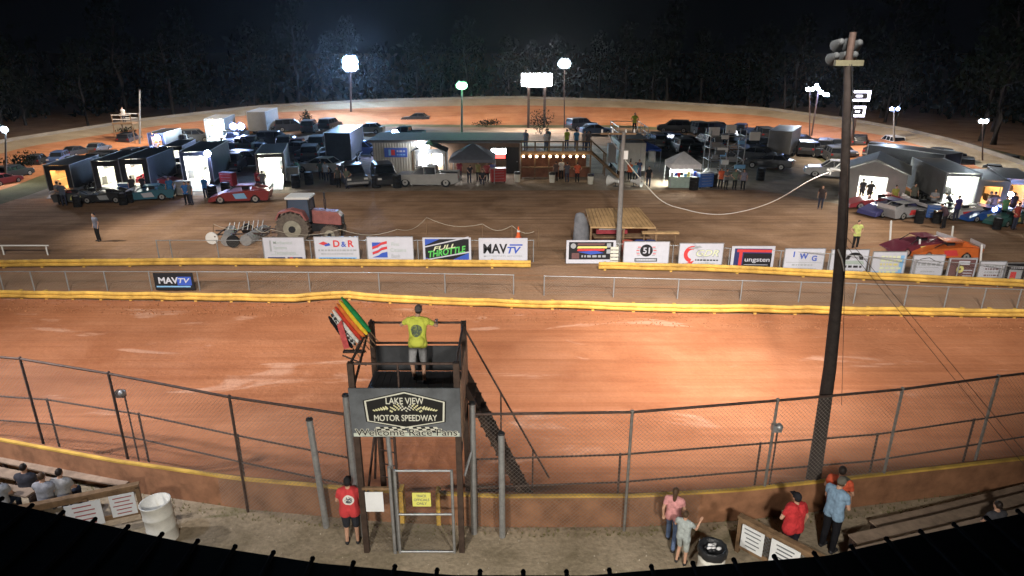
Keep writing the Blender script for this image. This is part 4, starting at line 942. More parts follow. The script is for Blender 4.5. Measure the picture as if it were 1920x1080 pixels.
vehicle('race', (.55,.13,.03), 1762, 482, 176, 'orange and yellow race car behind the right sponsor boards')
vehicle('race', (.14,.03,.05), 1712, 474, 190, 'dark maroon race car overlapped by the orange one')
vehicle('race', (.07,.07,.20), 1660, 402, 200, 'purple-blue race car beside the tall wooden pole')
vehicle('race', (.25,.25,.26), 1697, 406, 20, 'grey race car just right of the purple-blue one')
vehicle('race', (.30,.04,.05), 1637, 390, 170, 'red race car nose at the doorway of the white canvas garage')
vehicle('race', (.5,.5,.48), 1795, 408, 185, 'white race car in front of the blazing white opening')
vehicle('race', (.03,.10,.35), 1838, 412, 190, 'blue race car right of the white one')
vehicle('race', DK, 1770, 404, 10, 'black race car left of the white one')
vehicle('race', GRN, 1885, 420, 205, 'green race car at the right edge of the pits')
vehicle('race', DK, 200, 378, 185, 'black race car in front of the second lit trailer')
vehicle('race', DG, 155, 378, 10, 'charcoal race car between the orange and white lit trailers')
vehicle('sedan', DK, 147, 292, 80, 'dark car standing alone below the left banking')
vehicle('sedan', DG, 186, 286, 95, 'grey car standing alone left of the scaffold stand')
vehicle('pickup', WH_, 1562, 332, 160, 'white pickup truck left of the tall wooden pole')
far = [('suv',DK,548,246,20,'dark suv right of the pale box trailer below the banking'),('suv',DG,582,247,95,'dark grey suv beside a bush below the banking'),('suv',DK,620,243,80,'dark car end-on just left of the tallest left light pole'),
 ('sedan',DK,780,229,178,'low dark car broadside at the foot of the banking, centre left'),('sedan',TAN,690,250,178,'tan car broadside under the tallest left light pole'),
 ('pickup',GRN,758,262,170,'greenish pickup roof behind the metal building'),('suv',DK,1090,243,30,'black van at the foot of the banking right of the billboard poles'),('sedan',(.10,.16,.26),1118,252,10,'bluish car behind the concession deck'),
 ('suv',DK,1262,248,170,'dark suv at the left end of the dark vehicles right of the scaffold truck'),('suv',DG,1305,250,100,'grey suv second in the dark vehicles right of the scaffold truck'),('suv',DK,1345,252,20,'dark suv third in the row above the scaffold rig'),
 ('pickup',BLU,1385,256,150,'navy pickup above the scaffold rig, right end'),('suv',DK,1428,262,90,'black suv left of the white box trailer'),('pickup',DG,1230,275,80,'dark grey pickup behind the blue canopy'),
 ('suv',DK,1275,285,95,'dark suv behind the white tent'),('sedan',DG,1410,300,140,'grey car right of the scaffold rig'),('sedan',DK,1440,315,150,'black low car in the open dirt right of the scaffold rig'),
 ('suv',DK,1508,290,70,'dark suv right of the white box trailer'),('pickup',DK,1545,288,60,'black pickup left of the far light mast'),('suv',DG,1560,300,80,'grey suv behind the white pickup'),
 ('suv',DK,1610,276,60,'black suv under the lit scoreboard'),('pickup',DK,1640,292,50,'black pickup with people on its bed below the scoreboard'),('suv',WH_,1668,276,90,'pale suv parked under the light tower'),
 ('suv',DK,1718,300,60,'black suv right of the light tower'),('pickup',(.25,.33,.40),1772,306,150,'pale blue pickup in the right far row'),('suv',DK,1808,318,60,'dark suv right of the pale blue pickup'),
 ('sedan',DG,1850,328,150,'grey car in the right far row near the edge'),('suv',DK,1885,345,60,'dark suv near the right edge of the far row'),('pickup',DK,1842,352,140,'black pickup above the right lit trailers'),
 ('suv',DK,245,270,95,'dark suv beside the scaffold stand legs'),('pickup',DK,340,276,100,'black pickup between the two distant lit trailers'),('suv',DG,368,266,10,'grey suv left of the blazing distant trailer'),
 ('suv',DK,450,262,100,'dark suv under the twin distant lamps'),('pickup',DG,470,282,95,'grey pickup among the dark left centre vehicles'),('suv',DK,520,272,10,'black suv below the pale box trailer'),
 ('sedan',RED,560,282,100,'dark red car left of the tall grey box trailer'),('suv',DK,600,280,95,'dark suv beside the dark red car'),('pickup',DK,440,318,100,'black pickup between two lit trailers left of centre'),
 ('suv',DK,30,332,80,'dark suv at the far left below the banking'),('sedan',RED,8,345,80,'red car at the left edge beside the short light pole'),('suv',DG,585,300,100,'grey suv behind the pale low car')]
for k,c_,x,y,a,l in far: vehicle(k,c_,x,y,a,l,'vehicles parked across the far infield')
vr = random.Random(21)
for (xa,xb_,ya,yb_,n_,side) in ((300,480,262,330,12,'left'),(520,690,262,300,7,'centre left'),(1200,1430,262,300,12,'centre right'),(1490,1590,270,300,5,'right'),(1680,1900,295,360,14,'far right'),(60,300,296,318,7,'far left')):
    for k in range(n_):
        kd = ('suv','pickup','sedan')[vr.randrange(3)]; c_ = (DK,DG,DK,BLU,DK)[vr.randrange(5)]
        vehicle(kd,c_,xa+(xb_-xa)*(k+.5)/n_+vr.uniform(-6,6),vr.uniform(ya,yb_),vr.choice((80,95,100,10,-80,170))+vr.uniform(-12,12),'dark parked %s lost in the unlit crowd of vehicles at the %s' % ({'suv':'suv','pickup':'pickup','sedan':'car'}[kd], side),'unlit %ss crowded at the %s' % (kd, side),.92)

# ------------------------------------------------------------------ tractor and harrow
TR = mat('tractor_red', (.28,.10,.09), .5, var=.2, scale=3); TRB = mat('tractor_blue_glass', (.06,.085,.13), .2, var=.05, spec=.6); TYR = mat('dusty_tyre', (.13,.105,.085), .9, var=.3, scale=6)
t = thing('tractor', 'red tractor with a bluish glass cab, behind the left sponsor boards', 'tractor', P(585,450), R(2), sc=1.0)
def ttyre(x, y, r, w, s_):
    q = MB(); q.cyl((x,y-w/2,r),(x,y+w/2,r),r*.93,TYR,n=26)
    for k in range(22):
        a = 2*math.pi*k/22; M = Matrix.Translation((x,y,r)) @ Matrix.Rotation(a,4,'Y'); q.box((0,0,r*.95),(r*.10,w*.98,r*.10),TYR,M=M @ Matrix.Rotation(R(0),4,'Z'))
    o = q.build('wheel', t); q = MB(); q.cyl((x,y+s_*w/2,r),(x,y+s_*(w/2+.03),r),r*.52,mat('dusty_rim',(.30,.28,.22),.7,var=.2),n=18); q.cyl((x,y+s_*(w/2+.03),r),(x,y+s_*(w/2+.1),r),r*.2,DARK,n=10); q.build('rim', o)
for s_ in (-1,1): ttyre(-.75,s_*.95,1.0,.55,s_); ttyre(1.35,s_*.85,.58,.36,s_)
q = MB(); q.prism([(.25,1.15),(.25,1.95),(1.75,1.80),(1.95,1.55),(1.95,1.0)],-.42,.42,TR,inset=lambda z:1-.12*max(0,z-1.2)); q.build('hood', t, bevel=.05)
q = MB(); q.box((.4,0,.85),(2.9,.5,.5),DARK); q.build('chassis', t); q = MB(); q.box((1.98,0,1.3),(.04,.6,.45),DARK); q.build('grille', t)
for s_ in (-1,1):
    q = MB(); q.prism([(-1.7,1.55),(-1.45,2.02),(-.75,2.18),(-.1,2.0),(.15,1.5),(.05,1.5),(-.2,1.9),(-.75,2.08),(-1.4,1.92),(-1.6,1.55)],s_*.95-.3,s_*.95+.3,TR); q.build('fender', t)
q = MB(); q.box((-.45,0,1.95),(1.35,1.3,1.35),TRB,taper=(.9,.88)); q.build('cab_glass', t)
q = MB()
for sx in (-1,1):
    for s_ in (-1,1): q.tube([(-.45+sx*.68,s_*.66,1.28),(-.45+sx*.61,s_*.58,2.64)],.045,DARK,5)
q.build('cab_frame', t); q = MB(); q.box((-.45,0,2.70),(1.45,1.4,.14),WHT); q.build('cab_roof', t, bevel=.04)
q = MB(); q.cyl((.95,.15,1.85),(.95,.15,2.9),.05,DARK); q.cyl((.95,.15,2.05),(.95,.15,2.5),.08,STEELD); q.build('exhaust', t)
t = thing('disc_harrow', 'long disc harrow hitched behind the tractor', 'harrow', P(462,452), R(4), sc=1.0)
q = MB()
for s_ in (-1,1): q.tube([(-1.9,s_*.5,.55),(1.4,s_*.5,.62),(2.9,0,.6)],.05,STEELD)
for x in (-1.4,-.5,.4,1.2): q.tube([(x,-1.1,.6),(x,1.1,.6)],.045,STEELD)
q.build('frame', t)
for gx, gs in ((-1.0,-1),(.6,1)):
    for k in range(10):
        q = MB(); y_ = -1.15+k*.255; q.cyl((gx+gs*.10*(k-5)*.5,y_,.36),(gx+gs*.10*(k-5)*.5,y_+.035,.36),.34,STEEL,n=14); q.build('disc', t)
for s_ in (-1,1): q = MB(); q.cyl((-.3,s_*1.3,.38),(-.3,s_*1.5,.38),.36,BLK,n=14); q.build('wheel', t)
q = MB(); q.cyl((-1.6,-1.0,.5),(-1.6,-1.08,.5),.36,WHT,n=16); q.build('marker_disc', t)
q = MB(); 
for k in range(8): q.tube([(-.9+k*.28,-.2,.75),(-.8+k*.28,.0,1.15+.02*k)],.03,STEEL)
q.build('spring_tine', t)

# ------------------------------------------------------------------ low timber-roofed stand
t = thing('timber_stand', 'low stand with a broad tan plywood roof behind the thin pole', 'shelter')
a = PY(1107,425,36.9); b = PY(1230,426,36.9); c_ = PY(1098,391,40.2); d_ = PY(1198,389,40.2)
q = MB(); dz = Vector((0,0,-.09)); q.add([a,b,d_,c_,a+dz,b+dz,d_+dz,c_+dz],[(0,1,2,3),(7,6,5,4),(0,4,5,1),(1,5,6,2),(2,6,7,3),(3,7,4,0)],PLY)
n_ = 16
for k in range(n_): p0 = a.lerp(b,(k+.5)/n_); p1 = c_.lerp(d_,(k+.5)/n_); q.tube([p0+Vector((0,0,.012)),p1+Vector((0,0,.012))],.012,WOOD,4)
q.build('roof', t)
for p in (a,b,c_,d_,a.lerp(b,.5)): q = MB(); q.box((p.x+.05,p.y+.08,(p.z-.1)/2),(.11,.11,p.z-.1),WOOD); q.build('post', t)
q = MB(); q.box(((a.x+b.x)/2,38.4,.62),(b.x-a.x-.3,.06,1.2),mat('red_side_boards',(.20,.07,.045),.85,var=.35,scale=3)); q.build('back_board', t)
q = MB(); q.box(((a.x+b.x)/2,37.6,.70),(b.x-a.x-.5,.9,.06),WOOD); q.build('shelf', t)
q = MB(); q.box((a.x+1.3,37.3,1.05),(1.8,.05,.30),cloth((.25,.04,.05))); q.box((a.x+1.3,37.26,1.19),(1.5,.03,.07),WHT); q.build('trim', t)
t = thing('plank', 'tan wooden plank sticking out to the right of the timber stand', 'plank', PY(1238,436,37.0)); q = MB(); q.box((0,0,0),(2.1,.35,.10),PLY); q.box((-.9,.1,-.5),(.08,.08,.9),WOOD); q.box((.9,.1,-.5),(.08,.08,.9),WOOD); q.build('board', t)
t = thing('covered_machine', 'tall grey tarpaulin-covered shape leaning at the left of the timber stand', 'equipment', P(1092,462)); q = MB(); TP = mat('grey_tarp',(.14,.145,.16),.7,var=.3,scale=3)
vs=[]; n=14
for k,(r,z) in enumerate(((.55,0),(.50,.6),(.42,1.2),(.34,1.7),(.22,1.98),(.02,2.05))):
    for i in range(n): a_=2*math.pi*i/n; rr=r*(1+.13*math.sin(i*2.3+k)); vs.append((rr*math.cos(a_)-.1*z,rr*.7*math.sin(a_),z))
q.add(vs,[(k*n+i,k*n+(i+1)%n,(k+1)*n+(i+1)%n,(k+1)*n+i) for k in range(5) for i in range(n)],TP,True); q.build('cover', t); q = MB(); q.tube([(.35,-.1,0),(.15,0,1.8)],.035,WOOD); q.tube([(.55,-.1,0),(.35,0,1.3)],.03,WOOD); q.build('prop', t)
for x,c,l in ((1148,(.45,.42,.34),'cream crate beside the dark sponsor board of mixed logos'),):
    t = thing('crate', l, 'crate', P(x+2,494)); q = MB()
    for k in range(5): q.box((0,-.2,.12+.2*k),(.42,.03,.15),CREAM); q.box((0,.2,.12+.2*k),(.42,.03,.15),CREAM); q.box((-.2,0,.12+.2*k),(.03,.37,.15),CREAM); q.box((.2,0,.12+.2*k),(.03,.37,.15),CREAM)
    q.build('slats', t)
for x,c,l,g in ((1175,(.55,.12,.09),'red fuel drum under the front edge of the timber stand',0),(1198,(.05,.08,.3),'blue drum under the right half of the timber stand',0),(1218,(.03,.06,.22),'darker blue drum at the right end under the timber stand',0)):
    t = thing('fuel_drum', l, 'drum', P(x,480)); q = MB(); dm = rgbmat(c); q.cyl((0,0,0),(0,0,.88),.29,dm,n=16); q.build('drum', t)
    q = MB()
    for z in (.02,.3,.58,.86): q.cyl((0,0,z-.015),(0,0,z+.015),.305,dm,n=16)
    q.build('hoop', t)
# thin pole with crossarm and string of cable
pb = Vector((P(1166,494).x, 35.9, 0)); pt = PY(1170,247,35.9)
t = thing('utility_pole', 'thin grey pole with a short crossarm rising behind the number 51 board', 'pole', pb)
q = MB(); q.tube([(0,0,0),(pt-pb)*.5,pt-pb],[.16,.13,.10],mat('grey_pole',(.20,.19,.18),.8,var=.2),8); q.build('pole', t)
q = MB(); o_ = pt-pb; q.box(o_+Vector((-.3,0,-.1)),(1.9,.09,.10),WOOD); q.tube([o_+Vector((-.9,0,-.05)),o_+Vector((-.3,0,-.9)),o_+Vector((0,0,-1.0))],.03,STEEL); q.build('crossarm', t)
q = MB()
for x in (-1.15,-.6,.1,.55): q.cyl(o_+Vector((x,0,-.05)),o_+Vector((x,0,.12)),.05,WHT)
q.build('insulator', t); q = MB(); q.box(o_+Vector((.15,-.1,-1.2)),(.22,.12,.45),WHT); q.build('meter_box', t)
for x,y,yt,l in ((1668,462,415,'tall white stake on the dirt mound right of the person in the vest'),(1722,480,450,'white stake in front of the maroon race car'),(1784,449,425,'short white stake behind the orange race car'),(1838,494,460,'white stake right of the orange race car')):
    p = P(x,y); t_ = PY(x+3,yt,p.y); t = thing('white_stake', l, 'stake', p, group='white stakes near the orange race car'); q = MB(); q.tube([(0,0,0),t_-p],.055,WHT,8); q.sph(t_-p,.055,WHT,8); q.build('shaft', t)
t = struct(MB().build('dirt_mound')) if False else None
q = MB(); n = 20; c0 = P(1665,470); vs = [(c0.x+r*2.6*math.cos(2*math.pi*i/n), c0.y+r*1.5*math.sin(2*math.pi*i/n), z) for r,z in ((1,.0),(.75,.12),(.45,.30),(.1,.38)) for i in range(n)]
q.add(vs,[(k*n+i,k*n+(i+1)%n,(k+1)*n+(i+1)%n,(k+1)*n+i) for k in range(3) for i in range(n)]+[tuple(range(3*n,4*n))],M_STR,True); struct(q.build('dirt_mound'))
# rope barrier with cones left
t = thing('rope_barrier', 'sagging pale rope strung on thin stakes behind the left sponsor boards', 'rope barrier')
rp = [(400,452),(470,452),(508,462),(638,462),(745,462),(800,440),(905,452),(960,455),(1010,462)]; pts = []
tops = [PY(x,y-32,P(x,y).y) for x,y in rp]
for a_,b_ in zip(tops,tops[1:]):
    for k in range(6): f_=k/6; p = a_.lerp(b_,f_); p.z -= .35*math.sin(math.pi*f_); p.z = max(.25,p.z); pts.append(p)
q = MB(); q.tube(pts,.014,mat('pale_rope',(.5,.45,.36),.8,var=.1),5); q.build('rope', t)
for (x,y),tp in zip(rp,tops): g_=P(x,y); q = MB(); q.tube([(g_.x,g_.y,0),(tp.x,tp.y,max(.5,tp.z))],.022,WOOD,5); q.build('stake', t)
ORG = mat('safety_orange',(.75,.13,.03),.6,var=.1)
def cone(x,y,l):
    t = thing('traffic_cone', l, 'traffic cone', P(x,y)); q = MB(); q.box((0,0,.02),(.38,.38,.04),ORG); q.cyl((0,0,.04),(0,0,.72),.14,ORG,.03,12); q.build('cone', t); q = MB(); q.cyl((0,0,.38),(0,0,.50),.092,WHT,.073,12); q.build('collar', t)
cone(972,446,'orange traffic cone standing right of the gap side of the MAVTV board'); cone(619,440,'orange traffic cone at the front wheel of the tractor')
t = thing('pipe_rail', 'low white pipe rail at the far left behind the yellow guardrail', 'rail'); a=P(-80,478); b=P(95,478); q=MB(); q.tube([a+Vector((0,0,.55)),b+Vector((0,0,.55))],.045,WHT,8); q.build('rail', t)
for f_ in (.1,.5,.97): p=a.lerp(b,f_); q=MB(); q.cyl(p,p+Vector((0,0,.55)),.04,WHT); q.build('leg', t)
# ------------------------------------------------------------------ buildings and stalls
CORR = bpy.data.materials.new('corrugated_beige'); CORR.use_nodes=True; CORR.node_tree.nodes['Principled BSDF'].inputs['Base Color'].default_value=(.40,.37,.31,1); CORR.node_tree.nodes['Principled BSDF'].inputs['Roughness'].default_value=.5
bY = 62.0; bl = PY(698,268,bY); br = PY(806,268,bY); be = PY(975,272,bY)
t = thing('metal_building', 'long beige corrugated building with a dark roof, a porch light and a blue banner', 'building')
q = MB(); n = int((br.x-bl.x)/.12); H = 3.1
H = 2.85; prof = [(bl.x+i*(br.x-bl.x)/n, bY-(.04 if i%2 else 0)) for i in range(n+1)]
q.add([(x,y,0) for x,y in prof]+[(x,y,H) for x,y in prof],[(i,i+1,n+2+i,n+1+i) for i in range(n)],CORR)
q.box(((bl.x+br.x)/2,bY+2.55,H/2),(br.x-bl.x,5,H),CORR); q.build('wall', t)
q = MB(); q.box(((br.x+be.x)/2,bY+2.7,H/2-.05),(be.x-br.x,5,H-.1),mat('brown_wall',(.22,.14,.09),.8,var=.25,scale=1.2)); q.build('wall', t)
q = MB(); q.box(((bl.x+be.x)/2+.1,bY+2.4,H+.22),(be.x-bl.x+.8,6.0,.12),mat('dull_roof_metal',(.075,.055,.045),.9,0,var=.25),M=None); q.box(((bl.x+be.x)/2+.1,bY-.5,H+.12),(be.x-bl.x+.8,.08,.18),TC); q.build('roof', t)
dx = PY(961,300,bY).x; q = MB(); q.box((dx,bY+.14,1.2),(1.15,.1,2.4),DARK); do=q.build('door', t); q=MB(); q.sph((dx+.42,bY+.05,1.1),.06,STEEL,8); q.build('handle', do)
px = PY(806,300,60.5).x
q = MB(); q.prism([(px-1.6,2.35),(px-.1,3.15),(px+1.6,2.35),(px+1.6,2.28),(px-.1,3.05),(px-1.6,2.28)],59.6,61.9,GREYD); q.build('porch_roof', t)
q = MB(); q.prism([(px-1.45,0),(px-1.45,2.3),(px+1.55,2.3),(px+1.55,0),(px+1.05,0),(px+1.05,1.85),(px-.95,1.85),(px-.95,0)],61.64,61.76,TC); q.build('porch_wall', t)
for s_ in (-1.45,1.5): q = MB(); q.cyl((px+s_,59.8,0),(px+s_,59.8,2.3),.06,WOOD); q.build('porch_post', t)
for s_ in (-.75,.55): q = MB(); q.box((px+s_,61.62,1.35),(.75,.06,1.0),SIGNW); q.build('lit_window', t)
q = MB(); lp = PY(789,271,61.0); q.sph(lp,(.42,.3,.34),glow('porch_lamp',(.85,.92,1.0),90),12); q.build('porch_light', t)
c = PY(742,286,bY-.1); t = thing('wall_banner', 'blue banner with a red and white emblem on the corrugated wall', 'banner', c); q = MB(); q.box((0,0,0),(2.1,.03,.85),C('banner_blue',(.05,.10,.40))); q.box((-.25,-.02,0),(.35,.004,.5),pR); q.box((-.55,-.02,0),(.22,.004,.55),pS); greek(q,.1,.85,.12,.2,pW,-.02); greek(q,.1,.8,-.2,.14,pS,-.02); q.build('banner', t)
c = PY(935,288,bY-.15); t = thing('lit_menu_sign', 'small lit red and white sign on the brown wall behind the grey canopy', 'sign', c); q = MB(); q.box((0,0,0),(1.5,.12,1.1),DARK); q.build('case', t); q = MB(); q.box((0,-.07,.22),(1.3,.02,.45),SIGNW); q.box((.1,-.07,-.26),(1.0,.02,.36),glow('red_lit_panel',(1,.06,.05),5)); q.build('panel', t)
def canopy(label, x, y, w, h, rise, col, valance=.25, posts=True, group=None):
    p = P(x,y); t = thing('canopy_tent', label, 'canopy', p); cm = mat('canopy_%d'%int(col[2]*1000), col, .8, var=.1, spec=.1)
    q = MB(); a = w/2
    vs=[(-a,-a,h),(a,-a,h),(a,a,h),(-a,a,h),(-.3*a,-.3*a,h+rise*.72),(.3*a,-.3*a,h+rise*.72),(.3*a,.3*a,h+rise*.72),(-.3*a,.3*a,h+rise*.72),(0,0,h+rise)]
    q.add(vs,[(0,1,5,4),(1,2,6,5),(2,3,7,6),(3,0,4,7),(4,5,8),(5,6,8),(6,7,8),(7,4,8)],cm)
    q.add([v for v in vs[:4]]+[(v[0],v[1],h-valance) for v in vs[:4]],[(0,1,5,4),(1,2,6,5),(2,3,7,6),(3,0,4,7)],cm); q.build('cloth_roof', t)
    for sx in (-1,1):
        for sy in (-1,1): q = MB(); q.cyl((sx*a*.97,sy*a*.97,0),(sx*a*.97,sy*a*.97,h),.03,STEEL); q.build('leg', t)
    return t
canopy('grey canopy tent with people under it in front of the brown wall', 888, 338, 3.9, 2.1, 1.15, (.17,.18,.22))
canopy('white canopy tent brightly lit inside, right of the horn loudspeakers', 1277, 347, 2.5, 1.95, .9, (.85,.85,.87), .4)
canopy('small blue canopy behind the person in black by the horn loudspeakers', 1210, 318, 2.3, 2.1, .45, (.05,.12,.55), .2)
t = thing('stall_counter', 'counter of bright goods under the white canopy tent', 'stall', P(1277,346)); q = MB(); q.box((0,-1.2,.45),(2.7,.5,.9),mat('pale_green_counter',(.35,.45,.40),.6,var=.15)); q.build('counter', t)
for k in range(9): q = MB(); q.box((-1.1+k*.27,-1.15+rnd.uniform(-.1,.1),1.02+.1*(k%2)),(.22,.2,rnd.uniform(.2,.45)),[pW,pB,pR,pK,pS,pY][k%6]); q.build('goods', t)
q = MB(); q.box((.25,1.2,1.2),(2.0,.03,1.2),WHT); q.build('back_cloth', t); q = MB(); q.box((0,0,1.84),(1.6,.5,.06),PANX); q.build('strip_light', t)
# two-storey concession with upper deck
dY = 59.5; x0 = PY(976,300,dY).x; x1 = PY(1108,300,dY).x
t = thing('concession_deck', 'wooden concession stand with a row of round bulbs and an open upper deck', 'concession stand')
q = MB(); fz = 2.30; q.box(((x0+x1)/2,dY+2,fz),(x1-x0,4.2,.12),WOOD); q.box(((x0+x1)/2,dY-.12,fz-.02),(x1-x0,.06,.30),WOOD); q.build('deck', t)
for i in range(6):
    x = x0+.05+(x1-x0-.1)*i/5
    q = MB(); q.box((x,dY-.08,fz/2+.48),(.12,.12,fz+.95),WOOD); q.build('post', t)
for z in (fz+.50,fz+.98): q = MB(); q.box(((x0+x1)/2,dY-.16,z),(x1-x0,.05,.10),WOOD); q.build('rail', t)
q = MB(); q.box(((x0+x1)/2,dY-.1,1.02),(x1-x0-.2,.5,.08),WOOD); q.box(((x0+x1)/2,dY+.1,.55),(x1-x0-.2,.06,.85),mat('red_brown_boards',(.22,.09,.05),.8,var=.3,scale=2)); q.box(((x0+x1)/2,dY+3.0,1.1),(x1-x0-.2,.08,2.2),mat('red_brown_boards',(.22,.09,.05))); q.build('counter', t)
for i in range(10): q = MB(); q.sph((x0+.25+(x1-x0-.7)*i/9.4,dY-.24,fz-.30),.10,LAMPS,8); q.build('bulb', t)
t = thing('stairs', 'wooden stairs coming down to the right from the concession deck', 'stairs'); a = Vector((x1,dY+.4,fz)); b = P(1166,340); b = Vector((b.x,dY+.4,0))
for yy in (0,1.0):
    q = MB(); q.tube([a+Vector((0,yy,0)),b+Vector((0,yy,0))],.13,WOOD,4); q.build('stringer', t)
    q = MB(); q.tube([a+Vector((0,yy,1)),b+Vector((0,yy,1))],.05,WOOD,4); q.cyl(b+Vector((0,yy,0)),b+Vector((0,yy,1)),.05,WOOD); q.cyl(a.lerp(b,.5)+Vector((0,yy,-1)),a.lerp(b,.5)+Vector((0,yy,1)),.05,WOOD); q.build('handrail', t)
for k in range(11): p=a.lerp(b,(k+.5)/11); q=MB(); q.box((p.x,p.y+.5,p.z),(.26,1.0,.04),WOOD); q.build('tread', t)
for x,y,l in ((970,341,'pale bin nearest the dark door, left of the concession counter'),(1035,342,'cream bin in the middle of the concession counter'),(1107,345,'white bin at the right end of the concession counter')):
    t = thing('bin', l, 'trash bin', P(x,y), 0, 'bins before the concession stand', .95); q = MB(); q.cyl((0,0,0),(0,0,.82),.24,CREAM,.29,14); q.build('drum', t); q = MB(); q.cyl((0,0,.72),(0,0,.95),.31,BAG,.28,14); q.build('bag', t)
for x,y,a_,l in ((1150,349,150,'pale horn loudspeaker turned left, beside the thin pole'),(1192,350,-30,'pale horn loudspeaker turned right, beside the thin pole')):
    t = thing('horn_loudspeaker', l, 'loudspeaker', P(x,y), R(a_), 'pair of horn loudspeakers'); M_ = Matrix.Translation((0,0,.45)); q = MB(M_)
    q.cyl((-.45,0,0),(-.1,0,0),.14,WHT,.12,12); q.cyl((-.1,0,0),(.5,0,0),.12,WHT,.46,18,caps=False); q.cyl((.46,0,0),(.5,0,0),.05,DARK); q.build('horn', t); q = MB(); q.cyl((-.2,0,0),(-.2,0,.35),.03,DARK); q.box((-.2,0,.02),(.4,.3,.04),DARK); q.build('stand', t)
# camera truck with platform
t = place('camtruck', mk_car('boxtruck',(.42,.42,.40)), 'platform_truck', 'white box truck with a railed platform on top, behind the thin pole', 'truck', P(1170,322), R(90), None, .98)
q = MB(); q.box((-1.2,0,3.55),(5.4,2.7,.10),STEELD); q.build('platform', t)
q = MB()
for x in (-3.85,-2.1,-.3,1.45):
    for s_ in (-1,1): q.cyl((x,s_*1.3,3.6),(x,s_*1.3,4.6),.035,STEEL)
for z in (4.1,4.6):
    for s_ in (-1,1): q.cyl((-3.85,s_*1.3,z),(1.45,s_*1.3,z),.035,STEEL)
    for x in (-3.85,1.45): q.cyl((x,-1.3,z),(x,1.3,z),.035,STEEL)
q.build('railing', t); q = MB(); q.box((-4.1,1.9,2.4),(.9,.7,1.6),TC); q.build('side_cabinet', t); q = MB(); q.box((-3.95,-1.75,2.1),(.5,.6,.9),GREY); q.build('side_cabinet', t)
q = MB()
for s_ in (-.75,.75): q.box((-3.93,s_,2.0),(.04,.06,2.3),STEEL)
q.box((-3.93,0,1.0),(.04,1.6,.06),STEEL); q.box((-3.93,.1,1.7),(.05,.10,.35),DARK); q.build('rear_door', t)
t_truck = t
# scaffold rig with white panels
t = thing('scaffold_rig', 'tall white scaffold rig crowded with equipment panels, right of the white canopy tent', 'scaffold', P(1352,338)); q = MB()
for x in (-1.5,0,1.5):
    for y in (-.8,.8): q.cyl((x,y,0),(x,y,4.4),.05,STEEL)
for z in (.9,1.9,2.9,3.9):
    for y in (-.8,.8): q.cyl((-1.5,y,z),(1.5,y,z),.04,STEEL)
    for x in (-1.5,1.5): q.cyl((x,-.8,z),(x,.8,z),.04,STEEL)
for a_,b_ in ((0,1.9),(1.9,3.9)): q.tube([(-1.5,-.8,a_),(1.5,-.8,b_)],.035,STEEL); q.tube([(1.5,-.8,a_),(-1.5,-.8,b_)],.035,STEEL)
q.tube([(-1.6,-.9,1.2),(-2.6,-1.2,.1)],.09,WHT); q.tube([(-.9,-.9,1.0),(-1.6,-1.4,.05)],.09,WHT); q.build('frame', t)
for k in range(16): q = MB(); q.box((rnd.uniform(-1.3,1.3),-.95+rnd.uniform(-.05,.2),.7+k*.21),(rnd.uniform(.35,.9),.25,rnd.uniform(.25,.5)),[WHT,GREY,TC,pS,GREYD][k%5]); q.build('equipment_case', t)
for x,z in ((-1.2,4.3),(.2,4.5),(2.3,3.9)): q = MB(); q.box((x,-.6,z),(.9,.08,.7),WHT); q.build('panel', t)
# left scaffold stand
t = thing('scaffold_stand', 'small railed observation platform on legs below the left banking', 'stand', P(245,272))
for x in (-1.1,1.1):
    for y in (-.9,.9): q = MB(); q.cyl((x,y,0),(x,y,3.6),.06,WOOD); q.build('leg', t)
q = MB(); q.box((0,0,2.6),(2.4,2.0,.12),WOOD); q.build('deck', t)
for z in (3.1,3.6):
    for y in (-.9,.9): q = MB(); q.box((0,y,z),(2.3,.05,.1),WHT); q.build('railing', t)
person('person in white on the small platform below the left banking', P(242,272)+Vector((0,0,2.68)), 180, (.6,.6,.6), (.04,.04,.05), 'stand', sc=1.0)
